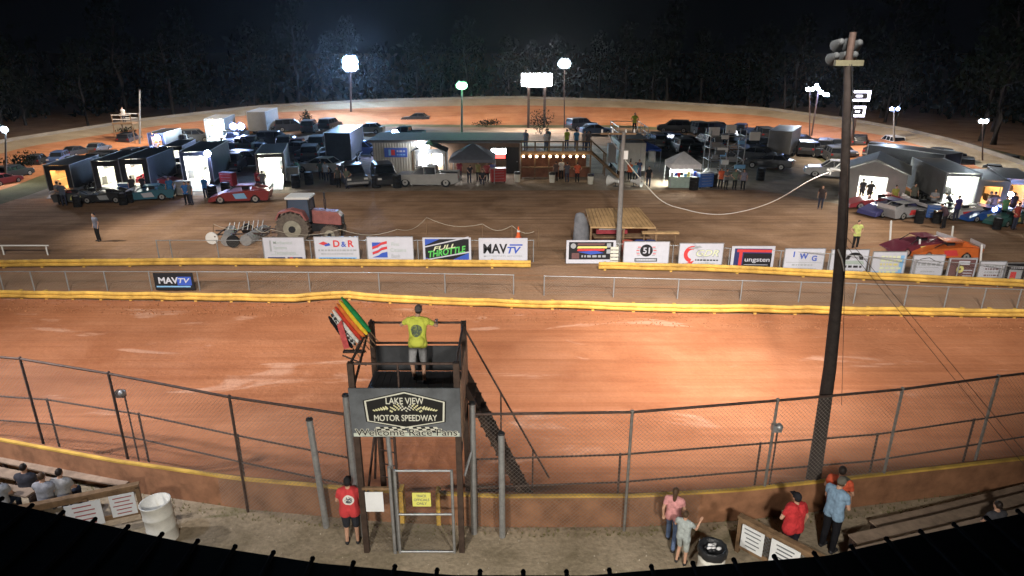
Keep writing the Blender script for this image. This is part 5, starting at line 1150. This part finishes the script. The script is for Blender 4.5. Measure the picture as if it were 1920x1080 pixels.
# ------------------------------------------------------------------ infield people
PPL = [(115,384,(.25,.25,.27),'stand','person in grey standing before the orange lit trailer',0),(122,386,(.10,.12,.16),'hips','darker person beside the one in grey at the orange lit trailer',20),
 (252,372,(.05,.05,.06),'stand','person in black silhouetted on the left side of the bluish lit trailer',10),(272,370,(.05,.05,.06),'hips','person in black silhouetted on the right side of the bluish lit trailer',-20),
 (322,374,(.05,.18,.42),'stand','person in blue standing right of the low red race car',200),(352,384,(.04,.14,.40),'hips','person in bright blue nearest the front below the large bright trailer',180),(360,384,(.10,.12,.14),'stand','person in dark grey touching shoulders with the one in bright blue',150),
 (387,372,(.05,.18,.45),'stand','person in blue at the right of the large bright trailer',170),(486,358,(.45,.05,.05),'stand','person in red at the left edge of the wide cream lit trailer',170),(495,360,(.22,.23,.25),'hips','person in grey next to the one in red at the wide trailer',10),
 (537,338,(.35,.35,.37),'folded','person in light grey behind the tractor, left',160),(612,340,(.40,.48,.60),'stand','person in pale blue right of the wide trailer',190),(603,338,(.06,.10,.10),'hips','person in dark green beside the one in pale blue',20),
 (562,334,(.10,.25,.22),'work','person in teal bending over by the pale low car',90),(635,352,(.08,.08,.07),'stand','person in dark clothes in front of the grey nose-on pickup',180),(652,354,(.12,.13,.10),'hips','person in olive before the grey nose-on pickup',170),
 (186,452,(.16,.17,.22),'stand','dim person in grey-blue standing alone on the open dirt at the left',150),
 (862,338,(.30,.05,.07),'stand','person in dark red at the left side under the grey canopy',180),(880,343,(.05,.05,.06),'work','person in black bending in the middle under the grey canopy',200),(897,340,(.28,.26,.10),'stand','person in mustard under the grey canopy',160),
 (913,342,(.35,.08,.08),'hips','person in maroon under the right part of the grey canopy',190),(924,340,(.14,.17,.42),'stand','person in violet-blue at the right post of the grey canopy',180),(905,346,(.04,.04,.05),'sit','person in black seated before the grey canopy',180),
 (1052,336,(.65,.65,.65),'stand','person in a white shirt at the concession counter under the bulbs',10),(1063,342,(.10,.10,.12),'folded','person in black at the concession counter',0),(1082,342,(.60,.12,.06),'hips','person in orange-red at the right part of the counter',0),
 (1042,340,(.12,.08,.07),'stand','person in brown left of the white shirt at the counter',20),(1180,340,(.55,.12,.05),'stand','person in orange behind the thin pole, near the loudspeakers',150),(1190,342,(.12,.25,.32),'hips','person in blue-green behind the right loudspeaker',200),
 (1197,336,(.04,.05,.10),'stand','person in navy beside the blue canopy',180),(1215,351,(.02,.02,.022),'stand','person in black standing alone right of the loudspeakers',170),
 (1350,354,(.55,.11,.05),'stand','person in orange-red in front of the scaffold rig',160),(1360,356,(.12,.13,.14),'folded','person in charcoal in front of the scaffold rig',200),(1376,356,(.15,.20,.15),'hips','person in grey-green in front of the scaffold rig',190),(1392,357,(.20,.20,.26),'stand','person in grey-lilac at the right of the scaffold rig',150),
 (1537,392,(.05,.04,.04),'stand','small dim person on the open dirt left of the tall wooden pole',150),(1602,468,(.55,.60,.20),'hips','person in a yellow-green and white vest just right of the tall wooden pole',180),
 (1613,378,(.04,.04,.05),'stand','person silhouetted at the left side of the canvas garage doorway',0),(1627,382,(.05,.05,.05),'hips','person silhouetted at the right side of the canvas garage doorway',0),(1673,392,(.35,.33,.08),'stand','person in mustard behind the purple-blue race car',180),
 (1709,388,(.12,.12,.10),'stand','person in olive left of the dark closed trailer',170),(1746,400,(.25,.25,.26),'folded','person in grey left of the black race car',150),(1777,404,(.04,.04,.06),'work','person bending at the left of the blazing white opening',40),
 (1790,414,(.05,.04,.14),'stand','person in dark violet in front of the blazing white opening',10),(1849,405,(.20,.14,.07),'stand','person in tan at the dim side opening',20),(1857,406,(.08,.05,.04),'hips','person in brown at the dim side opening',-10),(1893,408,(.05,.04,.05),'stand','person silhouetted against the pinkish opening',0),
 (1768,428,(.06,.04,.05),'work','dark person crouching over in front of the white race car',30),(1900,430,(.35,.06,.05),'hips','person in red at the far right edge of the pits',200),(1878,415,(.10,.25,.12),'stand','person in green behind the green race car',190)]
for x,y,c_,po,l,a_ in PPL:
    person(l, P(x,y,.006), a_, c_, (.04,.045,.07) if (x//7)%2 else (.02,.02,.022), po, hair='d', group='people in the infield')
for x,yf,Yd,z_,c_,l,a_ in ((986,0,61,fz+.06,(.12,.16,.22),'person in dark blue at the left end of the upper deck',150),(1024,0,60.2,fz+.06,(.6,.6,.62),'person in a white shirt on the upper deck',170),(1027,0,62,fz+.06,(.08,.20,.32),'person in blue standing behind the white shirt on the upper deck',10),
    (1062,0,61.5,fz+.06,(.45,.55,.06),'person in yellow-green on the upper deck',20),(1080,0,61.3,fz+.06,(.06,.22,.40),'person in bright blue on the upper deck',-10),(1095,0,60.5,fz+.06,(.3,.28,.28),'person in grey-pink at the right of the upper deck',200),(1102,0,60.3,fz+.06,(.14,.12,.12),'person in brown at the right end of the upper deck',180)):
    person(l, (PY(x,290,Yd).x,Yd,z_), a_, c_, (.05,.07,.14), 'stand', group='people on the upper deck')
person('person in a yellow vest standing on top of the platform truck', t_truck.location+Vector((.9,1.0,3.58)), 170, (.55,.65,.08), (.03,.03,.04), 'hips')

# pit clutter
def tyre_stack(t):
    for k in range(4): q = MB(); q.cyl((0,0,.02+k*.27),(0,0,.26+k*.27),.36,BLK,n=16); q.cyl((0,0,.255+k*.27),(0,0,.262+k*.27),.2,DARK if k<3 else RIM,n=12); q.build('tyre', t)
for i,(x,y) in enumerate(((146,388),(176,372),(232,384),(243,380),(400,372),(425,366),(555,352),(580,346),(627,346),(706,352),(745,352),(1300,356),(1336,350),(1425,338),(1658,384),(1728,396),(1755,418),(1822,402),(1868,430),(1722,418))):
    place('ty', tyre_stack, 'tyre_stack', 'stack of four black race tyres standing on the ground in the pits', 'tyres', P(x,y,.006), x, 'stacks of race tyres in the pits', edge_scale(x))
def toolbox(c):
    def f(t):
        q = MB(); q.box((0,0,.58),(1.1,.55,.95),rgbmat(c)); q.box((0,0,1.08),(1.14,.6,.05),STEEL); q.build('cabinet', t, bevel=.01)
        for k in range(4): q = MB(); q.box((0,-.285,.28+k*.21),(1.0,.02,.18),rgbmat(c)); q.box((0,-.305,.33+k*.21),(.8,.02,.02),STEEL); q.build('drawer', t)
        for sx in (-.45,.45):
            for sy in (-.2,.2): q = MB(); q.cyl((sx,sy-.02,.06),(sx,sy+.02,.06),.06,BLK); q.build('caster', t)
    return f
TBX = [((.4,.04,.04),((135,378,'red roller tool cabinet by the orange lit trailer'),(430,350,'red roller tool cabinet between the blue-shirted people and the dark red race car'),(934,342,'red roller tool cabinet just right of the grey canopy'))),((.05,.12,.35),((240,368,'blue roller tool cabinet by the bluish lit trailer'),(1750,410,'blue roller tool cabinet left of the black race car'),(1320,352,'blue roller tool cabinet between the white tent and the scaffold rig'))),((.4,.4,.38),((345,366,'pale roller tool cabinet left of the large bright trailer'),(1865,402,'pale roller tool cabinet by the dim side opening'),(548,340,'pale roller tool cabinet at the corner of the wide lit trailer')))]
for c,l_ in TBX:
    for x,y,l in l_: place(('tb',c), toolbox(c), 'tool_cabinet', l, 'tool cabinet', P(x,y,.006), R((x*7)%50-25), 'roller tool cabinets in the pits', 1.15*edge_scale(x))
# ------------------------------------------------------------------ tall wooden pole on the right
base = P(1517,948); pY = base.y
pts = [base] + [PY(x,y,pY) for x,y in ((1537,820),(1556,690),(1569,560),(1580,420),(1586,270),(1590,120))] ; top_p = pts[-1]
t = thing('wooden_utility_pole', 'very tall dark wooden pole on the right with floodlights at its top', 'pole')
q = MB(); q.tube(pts, [.185,.16,.142,.125,.108,.09,.072], mat('creosoted_wood',(.03,.023,.021),.8,var=.4,scale=6,bump=.01), 12); q.build('pole', t)
q = MB(); TPN = mat('old_cream_board',(.12,.11,.07),.7,var=.3,scale=4)
q.box(top_p+Vector((0,-.02,.02)),(.56,.10,.11),TPN); q.cyl(top_p,top_p+Vector((0,0,.6)),.07,STEELD); q.build('crossarm', t)
for x,z in ((-.24,.16),(-.02,.18),(.20,.18),(-.18,.42),(.06,.44),(.26,.40)):
    c = top_p+Vector((x*.85,.12,z)); q = MB(); q.cyl(c,c+Vector((0,.20,-.08)),.07,GREYD,.13,12); q.sph(c,.07,GREYD,8); q.build('floodlight_housing', t)
q = MB(); q.tube([top_p+Vector((.02,-.12,0)),top_p.lerp(pts[-2],.5)+Vector((.05,-.14,0)),pts[-2]+Vector((.10,-.16,0))],.012,DARK,5)
q.build('conduit', t)
q = MB(); c = PY(1570,480,pY)+Vector((0,-.22,0)); q.tube([c+Vector((-.12,0,.22)),c,c+Vector((.1,0,-.28))],.018,STEEL,5); q.build('bracket', t)
def cat(pts, n=8):
    o = []; P_ = [pts[0]]+pts+[pts[-1]]
    for i in range(1,len(P_)-2):
        for k in range(n):
            u = k/n; a,b,c,d = P_[i-1],P_[i],P_[i+1],P_[i+2]
            o.append(.5*((2*b)+(c-a)*u+(2*a-5*b+4*c-d)*u*u+(3*b-a-3*c+d)*u**3))
    return o+[pts[-1]]
t = thing('overhead_cable', 'pale twisted cable sagging from the tall wooden pole towards the thin pole', 'cable')
q = MB(); CB = mat('pale_cable',(.55,.52,.45),.6,var=.2,scale=12); cpts = cat([PY(1578,316,pY),PY(1520,338,17),PY(1450,378,21.5),PY(1390,397,25),PY(1340,402,28),PY(1290,394,31),PY(1235,372,33.5),PY(1172,300,35.9)],8)
q.tube(cpts,[.012+.013*(k/len(cpts)) for k in range(len(cpts))],CB,5); q.build('cable', t)
q = MB(); c = PY(1557,322,pY+.2); q.tube([PY(1578,320,pY),c+Vector((0,0,.06)),c,PY(1552,318,pY+.3)],.03,WHT,6); q.tube([c,PY(1556,328,pY+.2)],.02,WHT,5); q.tube([c,PY(1580,303,pY)],.014,WHT,5); q.build('insulator', t)
for lab, a, b in (('guy wire from the tall wooden pole slanting down to the right edge, upper of two', PY(1583,440,pY), PY(2010,955,12.6)), ('guy wire from the tall wooden pole slanting down to the right edge, lower of two', PY(1582,455,pY), PY(1990,958,12.3)), ('thin plumb wire hanging close to the right side of the tall wooden pole', PY(1592,200,pY), PY(1578,760,pY-.5))):
    t = thing('guy_wire', lab, 'wire', group='wires of the tall wooden pole'); q = MB(); q.tube([a,b],.006,STEELD,4); q.build('wire', t)
# small junction boxes on fence posts
for x,y,l,h_ in ((226,738,'small dark box with a shade on top of a rear fence post at the left',3.2),(1456,802,'pale round-backed box on a fence post left of the tall wooden pole',2.5)):
    c = PY(x,y,P(285,893).y if x < 900 else P(1425,968).y); t = thing('junction_box', l, 'box', c); q = MB(); q.box((0,0,0),(.22,.14,.18),STEELD if x < 900 else STEEL); q.sph((.05,-.02,.03),(.10,.10,.09),STEEL,8); q.build('box', t); q = MB(); q.cyl((.06,.05,-.05),(.06,.05,-c.z),.022,STEELD); q.build('post', t)
# ------------------------------------------------------------------ light poles
def add_light(name, kind, loc, energy, color, size=.3, target=None, spot=70, blend=.6, parent=None):
    l = bpy.data.lights.new(name, kind); l.energy = energy; l.color = color
    o = bpy.data.objects.new(name, l); COL.objects.link(o); o.location = loc
    if kind == 'AREA': l.shape = 'RECTANGLE'; l.size = size[0]; l.size_y = size[1]
    else: l.shadow_soft_size = size
    if kind == 'SPOT': l.spot_size = R(spot); l.spot_blend = blend
    if target is not None: o.rotation_euler = (Vector(target)-Vector(loc)).to_track_quat('-Z','Y').to_euler()
    if parent: o.parent = parent
    return o
COOL = (.80,.90,1.0)
def light_pole(x, yb, yt, label, n, r, lm, energy, col=COOL, yfoot=None, arm=1.6, polem=STEELD, pr=.16, target=None, xt=None, hz=False):
    Y = P(x, yfoot or yb).y; b = Vector((P(x,yfoot or yb).x, Y, 0)); tp = PY(xt or x, yt, Y); t = thing('light_pole', label, 'light pole')
    q = MB(); q.cyl(b, tp+Vector((0,0,.1)), pr, polem, pr*.6, 8); q.build('pole', t)
    q = MB(); q.box(tp+Vector((0,-.05,.05)), (arm,.12,.12), STEELD)
    if n > 3: q.box(tp+Vector((0,-.05,.75)), (arm,.12,.12), STEELD); q.cyl(tp,tp+Vector((0,0,.8)),pr*.6,STEELD)
    q.build('crossarm', t)
    rows = 2 if n > 3 else 1; per = (n+rows-1)//rows
    for k in range(n):
        rr, cc = divmod(k, per); c = tp+Vector(((cc-(per-1)/2)*(arm/max(1,per)), -.15, .02+rr*.70))
        q = MB(); q.cyl(c+Vector((0,.30,.12)), c+Vector((0,.03,0)), r*.35, GREYD, r*1.3, 12); q.cyl(c+Vector((0,.03,0)), c+Vector((0,-r*.3,0)), r*1.3, GREYD, r*1.4, 12, caps=False); h = q.build('lamp', t)
        q = MB(); q.sph(c, (r,r*.5,r), lm, 12); q.build('bulb', h)
    if energy: add_light('floodlight', 'SPOT', tp+Vector((0,-.7,.3)), energy, col, .5, tp+Vector((-tp.x*.1,-12,-tp.z)), 140, .7, parent=t)
    return t
light_pole(658,226,124,'tall light pole with the brightest blue-white lamps, left of centre', 4, .62, glow('lamp_blazing',(.36,.60,1.0),1500), 0, (.62,.80,1.0), arm=1.5)
light_pole(866,262,160,'light pole with a greenish glowing lamp left of the billboard', 2, .36, LAMPG, 0, (.45,1.0,.6), arm=.9, polem=mat('pale_green_pole',(.2,.26,.2),.6,var=.1))
light_pole(1058,240,119,'thin light pole with one round bright lamp just right of the billboard', 2, .50, LAMPW, 0, (.75,.95,.95), arm=1.0, pr=.10)
light_pole(1518,262,167,'slim light mast with two small lamps left of the tall wooden pole', 2, .22, LAMPW, 2500, arm=1.1, pr=.10)
light_pole(1676,280,204,'portable light tower with a blue-white head right of the scoreboard', 2, .18, LAMPB, 2500, (.6,.75,1), arm=1.4, pr=.13, polem=TC)
light_pole(1842,318,227,'faint far light pole with small lamps at the right', 2, .17, LAMPW, 900, arm=1.0, pr=.08)
light_pole(11,338,242,'pale light pole with a single lamp at the left edge', 1, .24, LAMPW, 2000, (.9,.9,1.0), arm=.4, polem=TC, pr=.10)
light_pole(262,274,170,'slender pale mast without lamps rising by the scaffold stand', 0, .2, LAMPW, 0, arm=.1, polem=TC, pr=.13)
light_pole(1472,215,112,'bare thin pole among the dark trees right of centre', 0, .2, LAMPW, 0, arm=.1, pr=.12)
light_pole(446,272,236,'short mast with two blue-white lamps beside the blazing distant trailer', 2, .36, LAMPB, 1500, (.6,.7,1), arm=1.8)
# lit billboard
t = thing('lit_billboard', 'blazing white lit board on two dark poles above the far banking', 'billboard'); Yb = P(990,240).y
a = PY(978,162,Yb); b = PY(1035,138,Yb); cxx = (a.x+b.x)/2; q = MB(); n = 8
vs = [(a.x,Yb,b.z),(b.x,Yb,b.z)]+[(b.x-(b.x-a.x)*i/n, Yb, a.z+.35*(math.sin(math.pi*i/n)*-.6+.3)) for i in range(n+1)]
q.add(vs+[(v[0],v[1]+.2,v[2]) for v in vs],[tuple(range(len(vs)))[::-1],tuple(range(len(vs),2*len(vs)))]+[(i,(i+1)%len(vs),len(vs)+(i+1)%len(vs),len(vs)+i) for i in range(len(vs))],SIGNW); q.build('lit_face', t)
q = MB(); q.box((cxx,Yb+.35,(a.z+b.z)/2),(b.x-a.x+.2,.2,b.z-a.z+.1),DARK); q.build('case', t)
for x in (991,1021): p = PY(x,200,Yb+.35); q = MB(); q.box((p.x,p.y,a.z/2),(.35,.3,a.z),STEELD); q.build('post', t)
add_light('billboard_glow','AREA',(cxx,Yb-.4,(a.z+b.z)/2),3500,(.9,.95,1.0),(4.5,1.6),(cxx,Yb-30,0),parent=t)
# scoreboard behind the pole and a streak of lamps
t = thing('scoreboard', 'two lit scoreboard panels showing just right of the tall wooden pole', 'scoreboard'); Ys = 78.0
for (xa,ya,xb_,yb_) in ((1598,170,1634,190),(1598,199,1624,219)):
    a = PY(xa,yb_,Ys); b = PY(xb_,ya,Ys); w = b.x-a.x; h = b.z-a.z; c = (a+b)/2
    q = MB(); q.box((c.x,Ys+.1,c.z),(w+.1,.2,h+.1),DARK); q.build('case', t)
    q = MB(); lm = glow('score_lamp',(.82,.80,1.0),14)
    for z in (c.z+h*.40,c.z-h*.40): q.box((c.x,Ys-.03,z),(w*.95,.04,h*.18),lm)
    q.box((b.x-w*.09,Ys-.03,c.z),(w*.14,.04,h*.6),lm); q.box((c.x-w*.15,Ys-.03,c.z),(w*.35,.04,h*.14),lm); q.build('lit_digits', t)
q = MB()
p = PY(1606,220,Ys); q.box((p.x,Ys+.3,p.z/2),(.3,.3,p.z),STEELD); q.build('post', t)
Yl = P(1540,262).y
t = thing('angled_lamp_bar', 'bent bar of bright lamps on a pole just left of the tall wooden pole', 'light pole'); q = MB()
for k,(x,y) in enumerate(((1531,160),(1534,166),(1540,173),(1547,177),(1552,178))): q.sph(PY(x,y,Yl),(.22,.2,.20),LAMPB,8)
q.build('lamp_strip', t); q = MB(); p=PY(1536,172,Yl); q.cyl((p.x,p.y+.3,0),(p.x,p.y+.3,p.z+.3),.10,STEELD); q.tube([PY(1529,158,Yl+.3),PY(1540,174,Yl+.3),PY(1553,179,Yl+.3)],.08,STEELD); q.build('pole', t)
# corner lamps on trailers
for x,y,Yp,lm,r,l in ((389,288,P(375,352).y-.4,LAMPB,.26,'round bright floodlight clipped to the corner of the large bright trailer'),(741,251,72,LAMPB,.42,'oval blue-white lamp behind the roof of the metal building'),(295,258,P(298,288).y-.5,LAMPB,.3,'blue lamp over the small distant trailer'),
    (1865,329,P(1865,352).y,LAMPB,.20,'small intense blue lamp above the right lit trailers'),(1893,366,P(1895,398).y-.6,LAMPB,.25,'bluish lamp at the top of the pinkish opening at the right edge'),(408,242,P(407,268).y-.6,LAMPW,.45,'cluster lamp over the blazing distant trailer'),(1866,390,P(1850,410).y,LAMPB,.14,'little blue lamp beside the blue race car')):
    c = PY(x,y,Yp); t = thing('work_lamp', l, 'lamp', c); q = MB(); q.sph((0,0,0),(r,r*.7,r),lm,12); q.build('bulb', t); q = MB(); q.cyl((0,.12,.0),(0,.35,.05),r*.9,DARK,r*.4,10); q.cyl((0,.3,0),(0,.3,-c.z),.035,STEELD); q.build('bracket', t)
# ------------------------------------------------------------------ trees, bushes
BARK = mat('bark',(.02,.016,.013),1.0,var=.3,scale=5)
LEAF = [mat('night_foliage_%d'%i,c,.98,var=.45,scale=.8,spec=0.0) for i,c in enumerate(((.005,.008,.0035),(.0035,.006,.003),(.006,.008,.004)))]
def leaf_cloud(q, cen, rad, n, s, mt, rr):
    for _ in range(n):
        while True:
            v = Vector((rr.uniform(-1,1),rr.uniform(-1,1),rr.uniform(-1,1)))
            if .25 < v.length < 1: break
        c = Vector(cen)+Vector((v.x*rad[0],v.y*rad[1],v.z*rad[2])); a = Euler((rr.uniform(0,6),rr.uniform(0,6),rr.uniform(0,6))).to_matrix(); k = s*rr.uniform(.6,1.4)
        q.add([c+a@Vector((-k,0,0)),c+a@Vector((0,-k*.5,0)),c+a@Vector((k,0,0)),c+a@Vector((0,k*.5,0))],[(0,1,2,3)],mt)
def mk_tree(seed, pine):
    def f(t):
        rr = random.Random(seed); H = 15.0
        q = MB(); tr = [Vector((rr.uniform(-.25,.25)*k*.5,rr.uniform(-.25,.25)*k*.5,H*k/6)) for k in range(7)]; tr[0] = Vector((0,0,-.2)); q.tube(tr,[.34,.28,.24,.19,.14,.09,.03],BARK,7)
        q2 = MB(); z0 = 6 if pine else 3.0; nl = 18 if pine else 22
        for k in range(nl):
            f_ = k/(nl-1); z = z0+(H-z0)*f_*.95; spread = (3.0*(1-f_)**.7+.5)*rr.uniform(.5,1.15) if pine else 4.2*math.sin(math.pi*(.18+.76*f_))*rr.uniform(.45,1.1); an = rr.uniform(0,6.28)
            e = Vector((spread*math.cos(an),spread*math.sin(an),z+rr.uniform(0,.7))); b = tr[0].lerp(tr[-1],max(.05,(z-.8)/H)); q.tube([b,b.lerp(e,.5)+Vector((0,0,.2)),e],[.08,.05,.02],BARK,4)
            leaf_cloud(q2,b.lerp(e,.85),(1.5,1.5,.9) if pine else (1.7,1.7,1.3),46,.34,LEAF[rr.randrange(3)],rr)
        q.build('trunk', t); q2.build('crown', t)
    return f
tr_r = random.Random(11); kinds = []
n_t = 46
for i in range(n_t):
    x = -160+i*48+tr_r.uniform(-16,16); bb = P(x, poly_at(BTOP, x), ztop(x)); o = Vector((bb.x-cen.x, bb.y-cen.y, 0)).normalized()
    loc = Vector((bb.x,bb.y,-.1))+o*(10+tr_r.uniform(0,16)); s_ = tr_r.uniform(.75,1.25)*(1.35 if i in (28,29,35) else 1)
    kd = tr_r.randrange(4); pine = kd < 2
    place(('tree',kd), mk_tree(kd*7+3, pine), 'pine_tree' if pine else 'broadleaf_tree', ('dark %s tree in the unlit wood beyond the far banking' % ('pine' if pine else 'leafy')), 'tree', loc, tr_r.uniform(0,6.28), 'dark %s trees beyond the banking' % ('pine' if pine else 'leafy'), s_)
# a second, denser belt of wood far behind: one mass
q = MB(); rr = random.Random(5)
for i in range(150):
    x = -500+i*19; bb = P(x, poly_at(BTOP, x), ztop(x)); o = Vector((bb.x-cen.x, bb.y-cen.y, 0)).normalized(); c = Vector((bb.x,bb.y,0))+o*(30+rr.uniform(0,14)); h = rr.uniform(5,15)
    leaf_cloud(q,(c.x,c.y,h*.5),(3.2,3.2,h*.55),70,.8,LEAF[i%3],rr)
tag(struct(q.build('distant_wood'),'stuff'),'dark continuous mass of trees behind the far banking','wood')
def bush(x,y,r,h,lab):
    t = thing('bush', lab, 'bush', P(x,y)); q = MB(); rr = random.Random(int(x)); 
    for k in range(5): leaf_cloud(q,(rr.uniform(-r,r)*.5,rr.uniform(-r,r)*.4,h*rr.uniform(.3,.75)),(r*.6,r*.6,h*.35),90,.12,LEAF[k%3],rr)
    q.build('foliage', t); q = MB()
    for k in range(4): q.tube([(0,0,0),(rr.uniform(-r,r)*.5,rr.uniform(-r,r)*.4,h*.7)],[.05,.02],BARK,4)
    q.build('stem', t)
for x,y,r,h,l in ((1014,252,1.9,3.6,'dark feathery bush in front of the billboard posts'),(573,240,1.0,2.6,'bush sticking up behind the parked suvs left of centre'),(40,318,1.6,1.7,'low dark bush by the pale pole at the left edge'),(240,262,1.5,1.5,'bush at the foot of the scaffold stand'),(912,238,2.6,1.1,'low wide shrub on the grass left of the billboard'),(725,222,.9,1.5,'small spiky shrub on the edge of the lit banking'),(1690,268,1.6,1.2,'low shrub right of the light tower')): bush(x,y,r,h,l)
def specks(name, label, line, x0, x1, n, dy, s0, s1, mt, up, seed):
    q = MB(); rr = random.Random(seed)
    for _ in range(n):
        x = rr.uniform(x0,x1); p = P(x, poly_at(line, x)) if not isinstance(line, float) else P(x, line); p.y += dy[0]+(dy[1]-dy[0])*rr.random()**1.6; s = rr.uniform(s0,s1)
        a = Euler((rr.uniform(0,6),rr.uniform(0,6),rr.uniform(0,6))).to_matrix(); p.z = s*.4
        if up:
            for k in range(5):
                d = Vector((rr.uniform(-1,1)*s,rr.uniform(-1,1)*s,s*rr.uniform(1.2,2.6))); w_ = Vector((s*.12,0,0)); q.add([p-w_,p+w_,p+d],[(0,1,2)],mt)
        else: q.add([p+a@Vector(v) for v in ((s,0,0),(-s,0,0),(0,s*.8,0),(0,-s*.8,0),(0,0,s*.6),(0,0,-s*.6))],[(0,2,4),(2,1,4),(1,3,4),(3,0,4),(2,0,5),(1,2,5),(3,1,5),(0,3,5)],mt)
    o = tag(struct(q.build(name),'stuff'), label, 'dirt clods' if not up else 'weeds'); return o
CLOD = mat('clay_clod',(.30,.13,.06),.95,var=.3,scale=4)
specks('dirt_clods','loose clay clods thrown up along the foot of the long inner guardrail',TRAIL,-100,2000,1500,(-1.6,.1),.02,.06,CLOD,False,3)
GNEAR = [(x, y+ (983-926)) for x,y in WALL]
specks('weeds','thin weeds and clods along the foot of the outer track wall',GNEAR,-100,2000,1100,(-.5,.05),.02,.05,mat('dry_weed',(.16,.15,.06),.9,var=.4,scale=6),True,4)
specks('litter_and_pebbles','scattered pebbles and paper scraps on the walkway below the fence',GNEAR,0,1920,500,(-2.6,-.2),.008,.028,mat('pebble',(.42,.37,.30),.9,var=.5,scale=9),False,5)
# ------------------------------------------------------------------ grandstand roof below the camera
EAVE = [(-300,900),(0,940),(170,978),(340,1016),(600,1056),(840,1078),(1100,1079),(1380,1056),(1550,1042),(1700,1008),(1920,962),(2200,900)]
RZ = 8.0; RM = mat('black_ribbed_metal',(.012,.012,.014),.8,0,.2,3,spec=.05)
t = thing('grandstand_roof', 'black ribbed metal roof edge of the grandstand across the bottom of the picture', 'roof')
ev = [P(x, poly_at(EAVE, x), RZ) for x in range(-300, 2201, 50)]
q = MB(); n = len(ev); vs = [Vector((p.x,p.y,RZ)) for p in ev]+[Vector((p.x,-3,RZ+.5)) for p in ev]+[Vector((p.x,p.y,RZ-.10)) for p in ev]+[Vector((p.x,-3,RZ+.4)) for p in ev]
q.add(vs,[(i,i+1,n+i+1,n+i) for i in range(n-1)]+[(2*n+i,i,i+1,2*n+i+1)[::-1] for i in range(n-1)]+[(2*n+i,3*n+i,3*n+i+1,2*n+i+1) for i in range(n-1)],RM); q.build('sheet', t)
x = ev[0].x+.05; k = 0
while x < ev[-1].x and k < 95:
    for a,b in zip(ev,ev[1:]):
        if a.x <= x <= b.x: y = a.y+(b.y-a.y)*(x-a.x)/(b.x-a.x); break
    q = MB(); q.tube([(x,y+.015,RZ+.008),(x,y-.8,RZ+.07),(x,-3,RZ+.51)],.014,RM,8); q.sph((x,y+.02,RZ+.008),.017,RM,8); q.build('rib', t); x += .262; k += 1
# ------------------------------------------------------------------ floodlights of the stand and the track, plus added infield fill lamps
WARM = (1.0,.93,.88)
def FL(loc, tgt, e, spot, col=WARM, r=.35, par=None): add_light('floodlight','SPOT',loc,e,col,r,tgt,spot,1.0)
T_ = top_p
FL(T_+Vector((-.2,.5,.3)), (4.6,22,0), 16000, 76)
FL(T_+Vector((.3,.5,.3)), (11,25,0), 13000, 80)
FL((-21,12.5,12), (-12,24,0), 12500, 88)
FL((-21,12.5,12), (-3,25,0), 13500, 70)
FL((-14,10,11), (-12,17,0), 2500, 80, (.7,.78,1.0))
FL((-4,2.4,7.3), (-2.5,13,0), 4300, 108, (1.0,.94,.84))
FL((4,2.4,7.3), (5,13,0), 4300, 108, (1.0,.94,.84))
for x_,t_ in ((-9,-25),(-3,-8),(3,8),(9,25)): FL((x_,3,20), (t_*.95,33,0), 44000, 36, (1,.92,.82))
for s_ in (-1,1): FL((s_*35,38,13), (s_*17,43,0), 20000, 56, (1,.90,.78))  # unseen fill lamps added out at both sides to brighten the infield dirt
for x,e in ((640,5000),(760,5000),(880,5000),(1000,5000),(1120,5000),(1250,5500),(1370,5000),(1480,5500),(1590,5000),(480,6500),(360,4000),(240,9000),(60,9000),(-150,7000),(1700,9000),(1820,7000),(1920,7000)):
    k_ = min(range(len(xb)), key=lambda i: abs(xb[i]-x)); f_ = foot[k_]; o_ = (Vector((cen.x,cen.y,0))-Vector((f_.x,f_.y,0))).normalized(); FL(f_+o_*6+Vector((0,0,11)), top[k_].lerp(f_,.55), e*1.5, 115, (1,.86,.70), .4)
# ------------------------------------------------------------------ night sky, haze
w = bpy.data.worlds.new('World'); SC.world = w; w.use_nodes = True; nt = w.node_tree; bg = nt.nodes['Background']
bg.inputs['Color'].default_value = (.30,.36,.5,1); bg.inputs['Strength'].default_value = .002
HAZE = True
if HAZE:
    q = MB(); hm = bpy.data.materials.new('haze_air'); hm.use_nodes = True; nt = hm.node_tree; nt.nodes.remove(nt.nodes['Principled BSDF']); pv = nt.nodes.new('ShaderNodeVolumePrincipled')
    pv.inputs['Color'].default_value = (.85,.88,.92,1); pv.inputs['Density'].default_value = .00010; pv.inputs['Anisotropy'].default_value = .8
    nt.links.new(pv.outputs[0], nt.nodes['Material Output'].inputs['Volume'])
    q.box((0,110,15.5),(520,300,33),hm); struct(q.build('haze'),'stuff')
cy = SC.cycles
cy.use_denoising = True; cy.max_bounces = 5; cy.diffuse_bounces = 2; cy.glossy_bounces = 2; cy.transmission_bounces = 3; cy.volume_bounces = 0; cy.transparent_max_bounces = 6
cy.use_light_tree = True; cy.sample_clamp_indirect = 4; cy.volume_step_rate = 4; cy.volume_max_steps = 64; cy.caustics_reflective = False; cy.caustics_refractive = False
try: cy.use_adaptive_sampling = True; cy.adaptive_threshold = .02
except Exception: pass
SC.view_settings.view_transform = 'Standard'; SC.view_settings.look = 'None'; SC.view_settings.exposure = 0; SC.view_settings.gamma = 1

for _o in list(COL.objects): TMP.objects.link(_o)
bpy.data.collections.remove(COL)
bpy.context.view_layer.update()
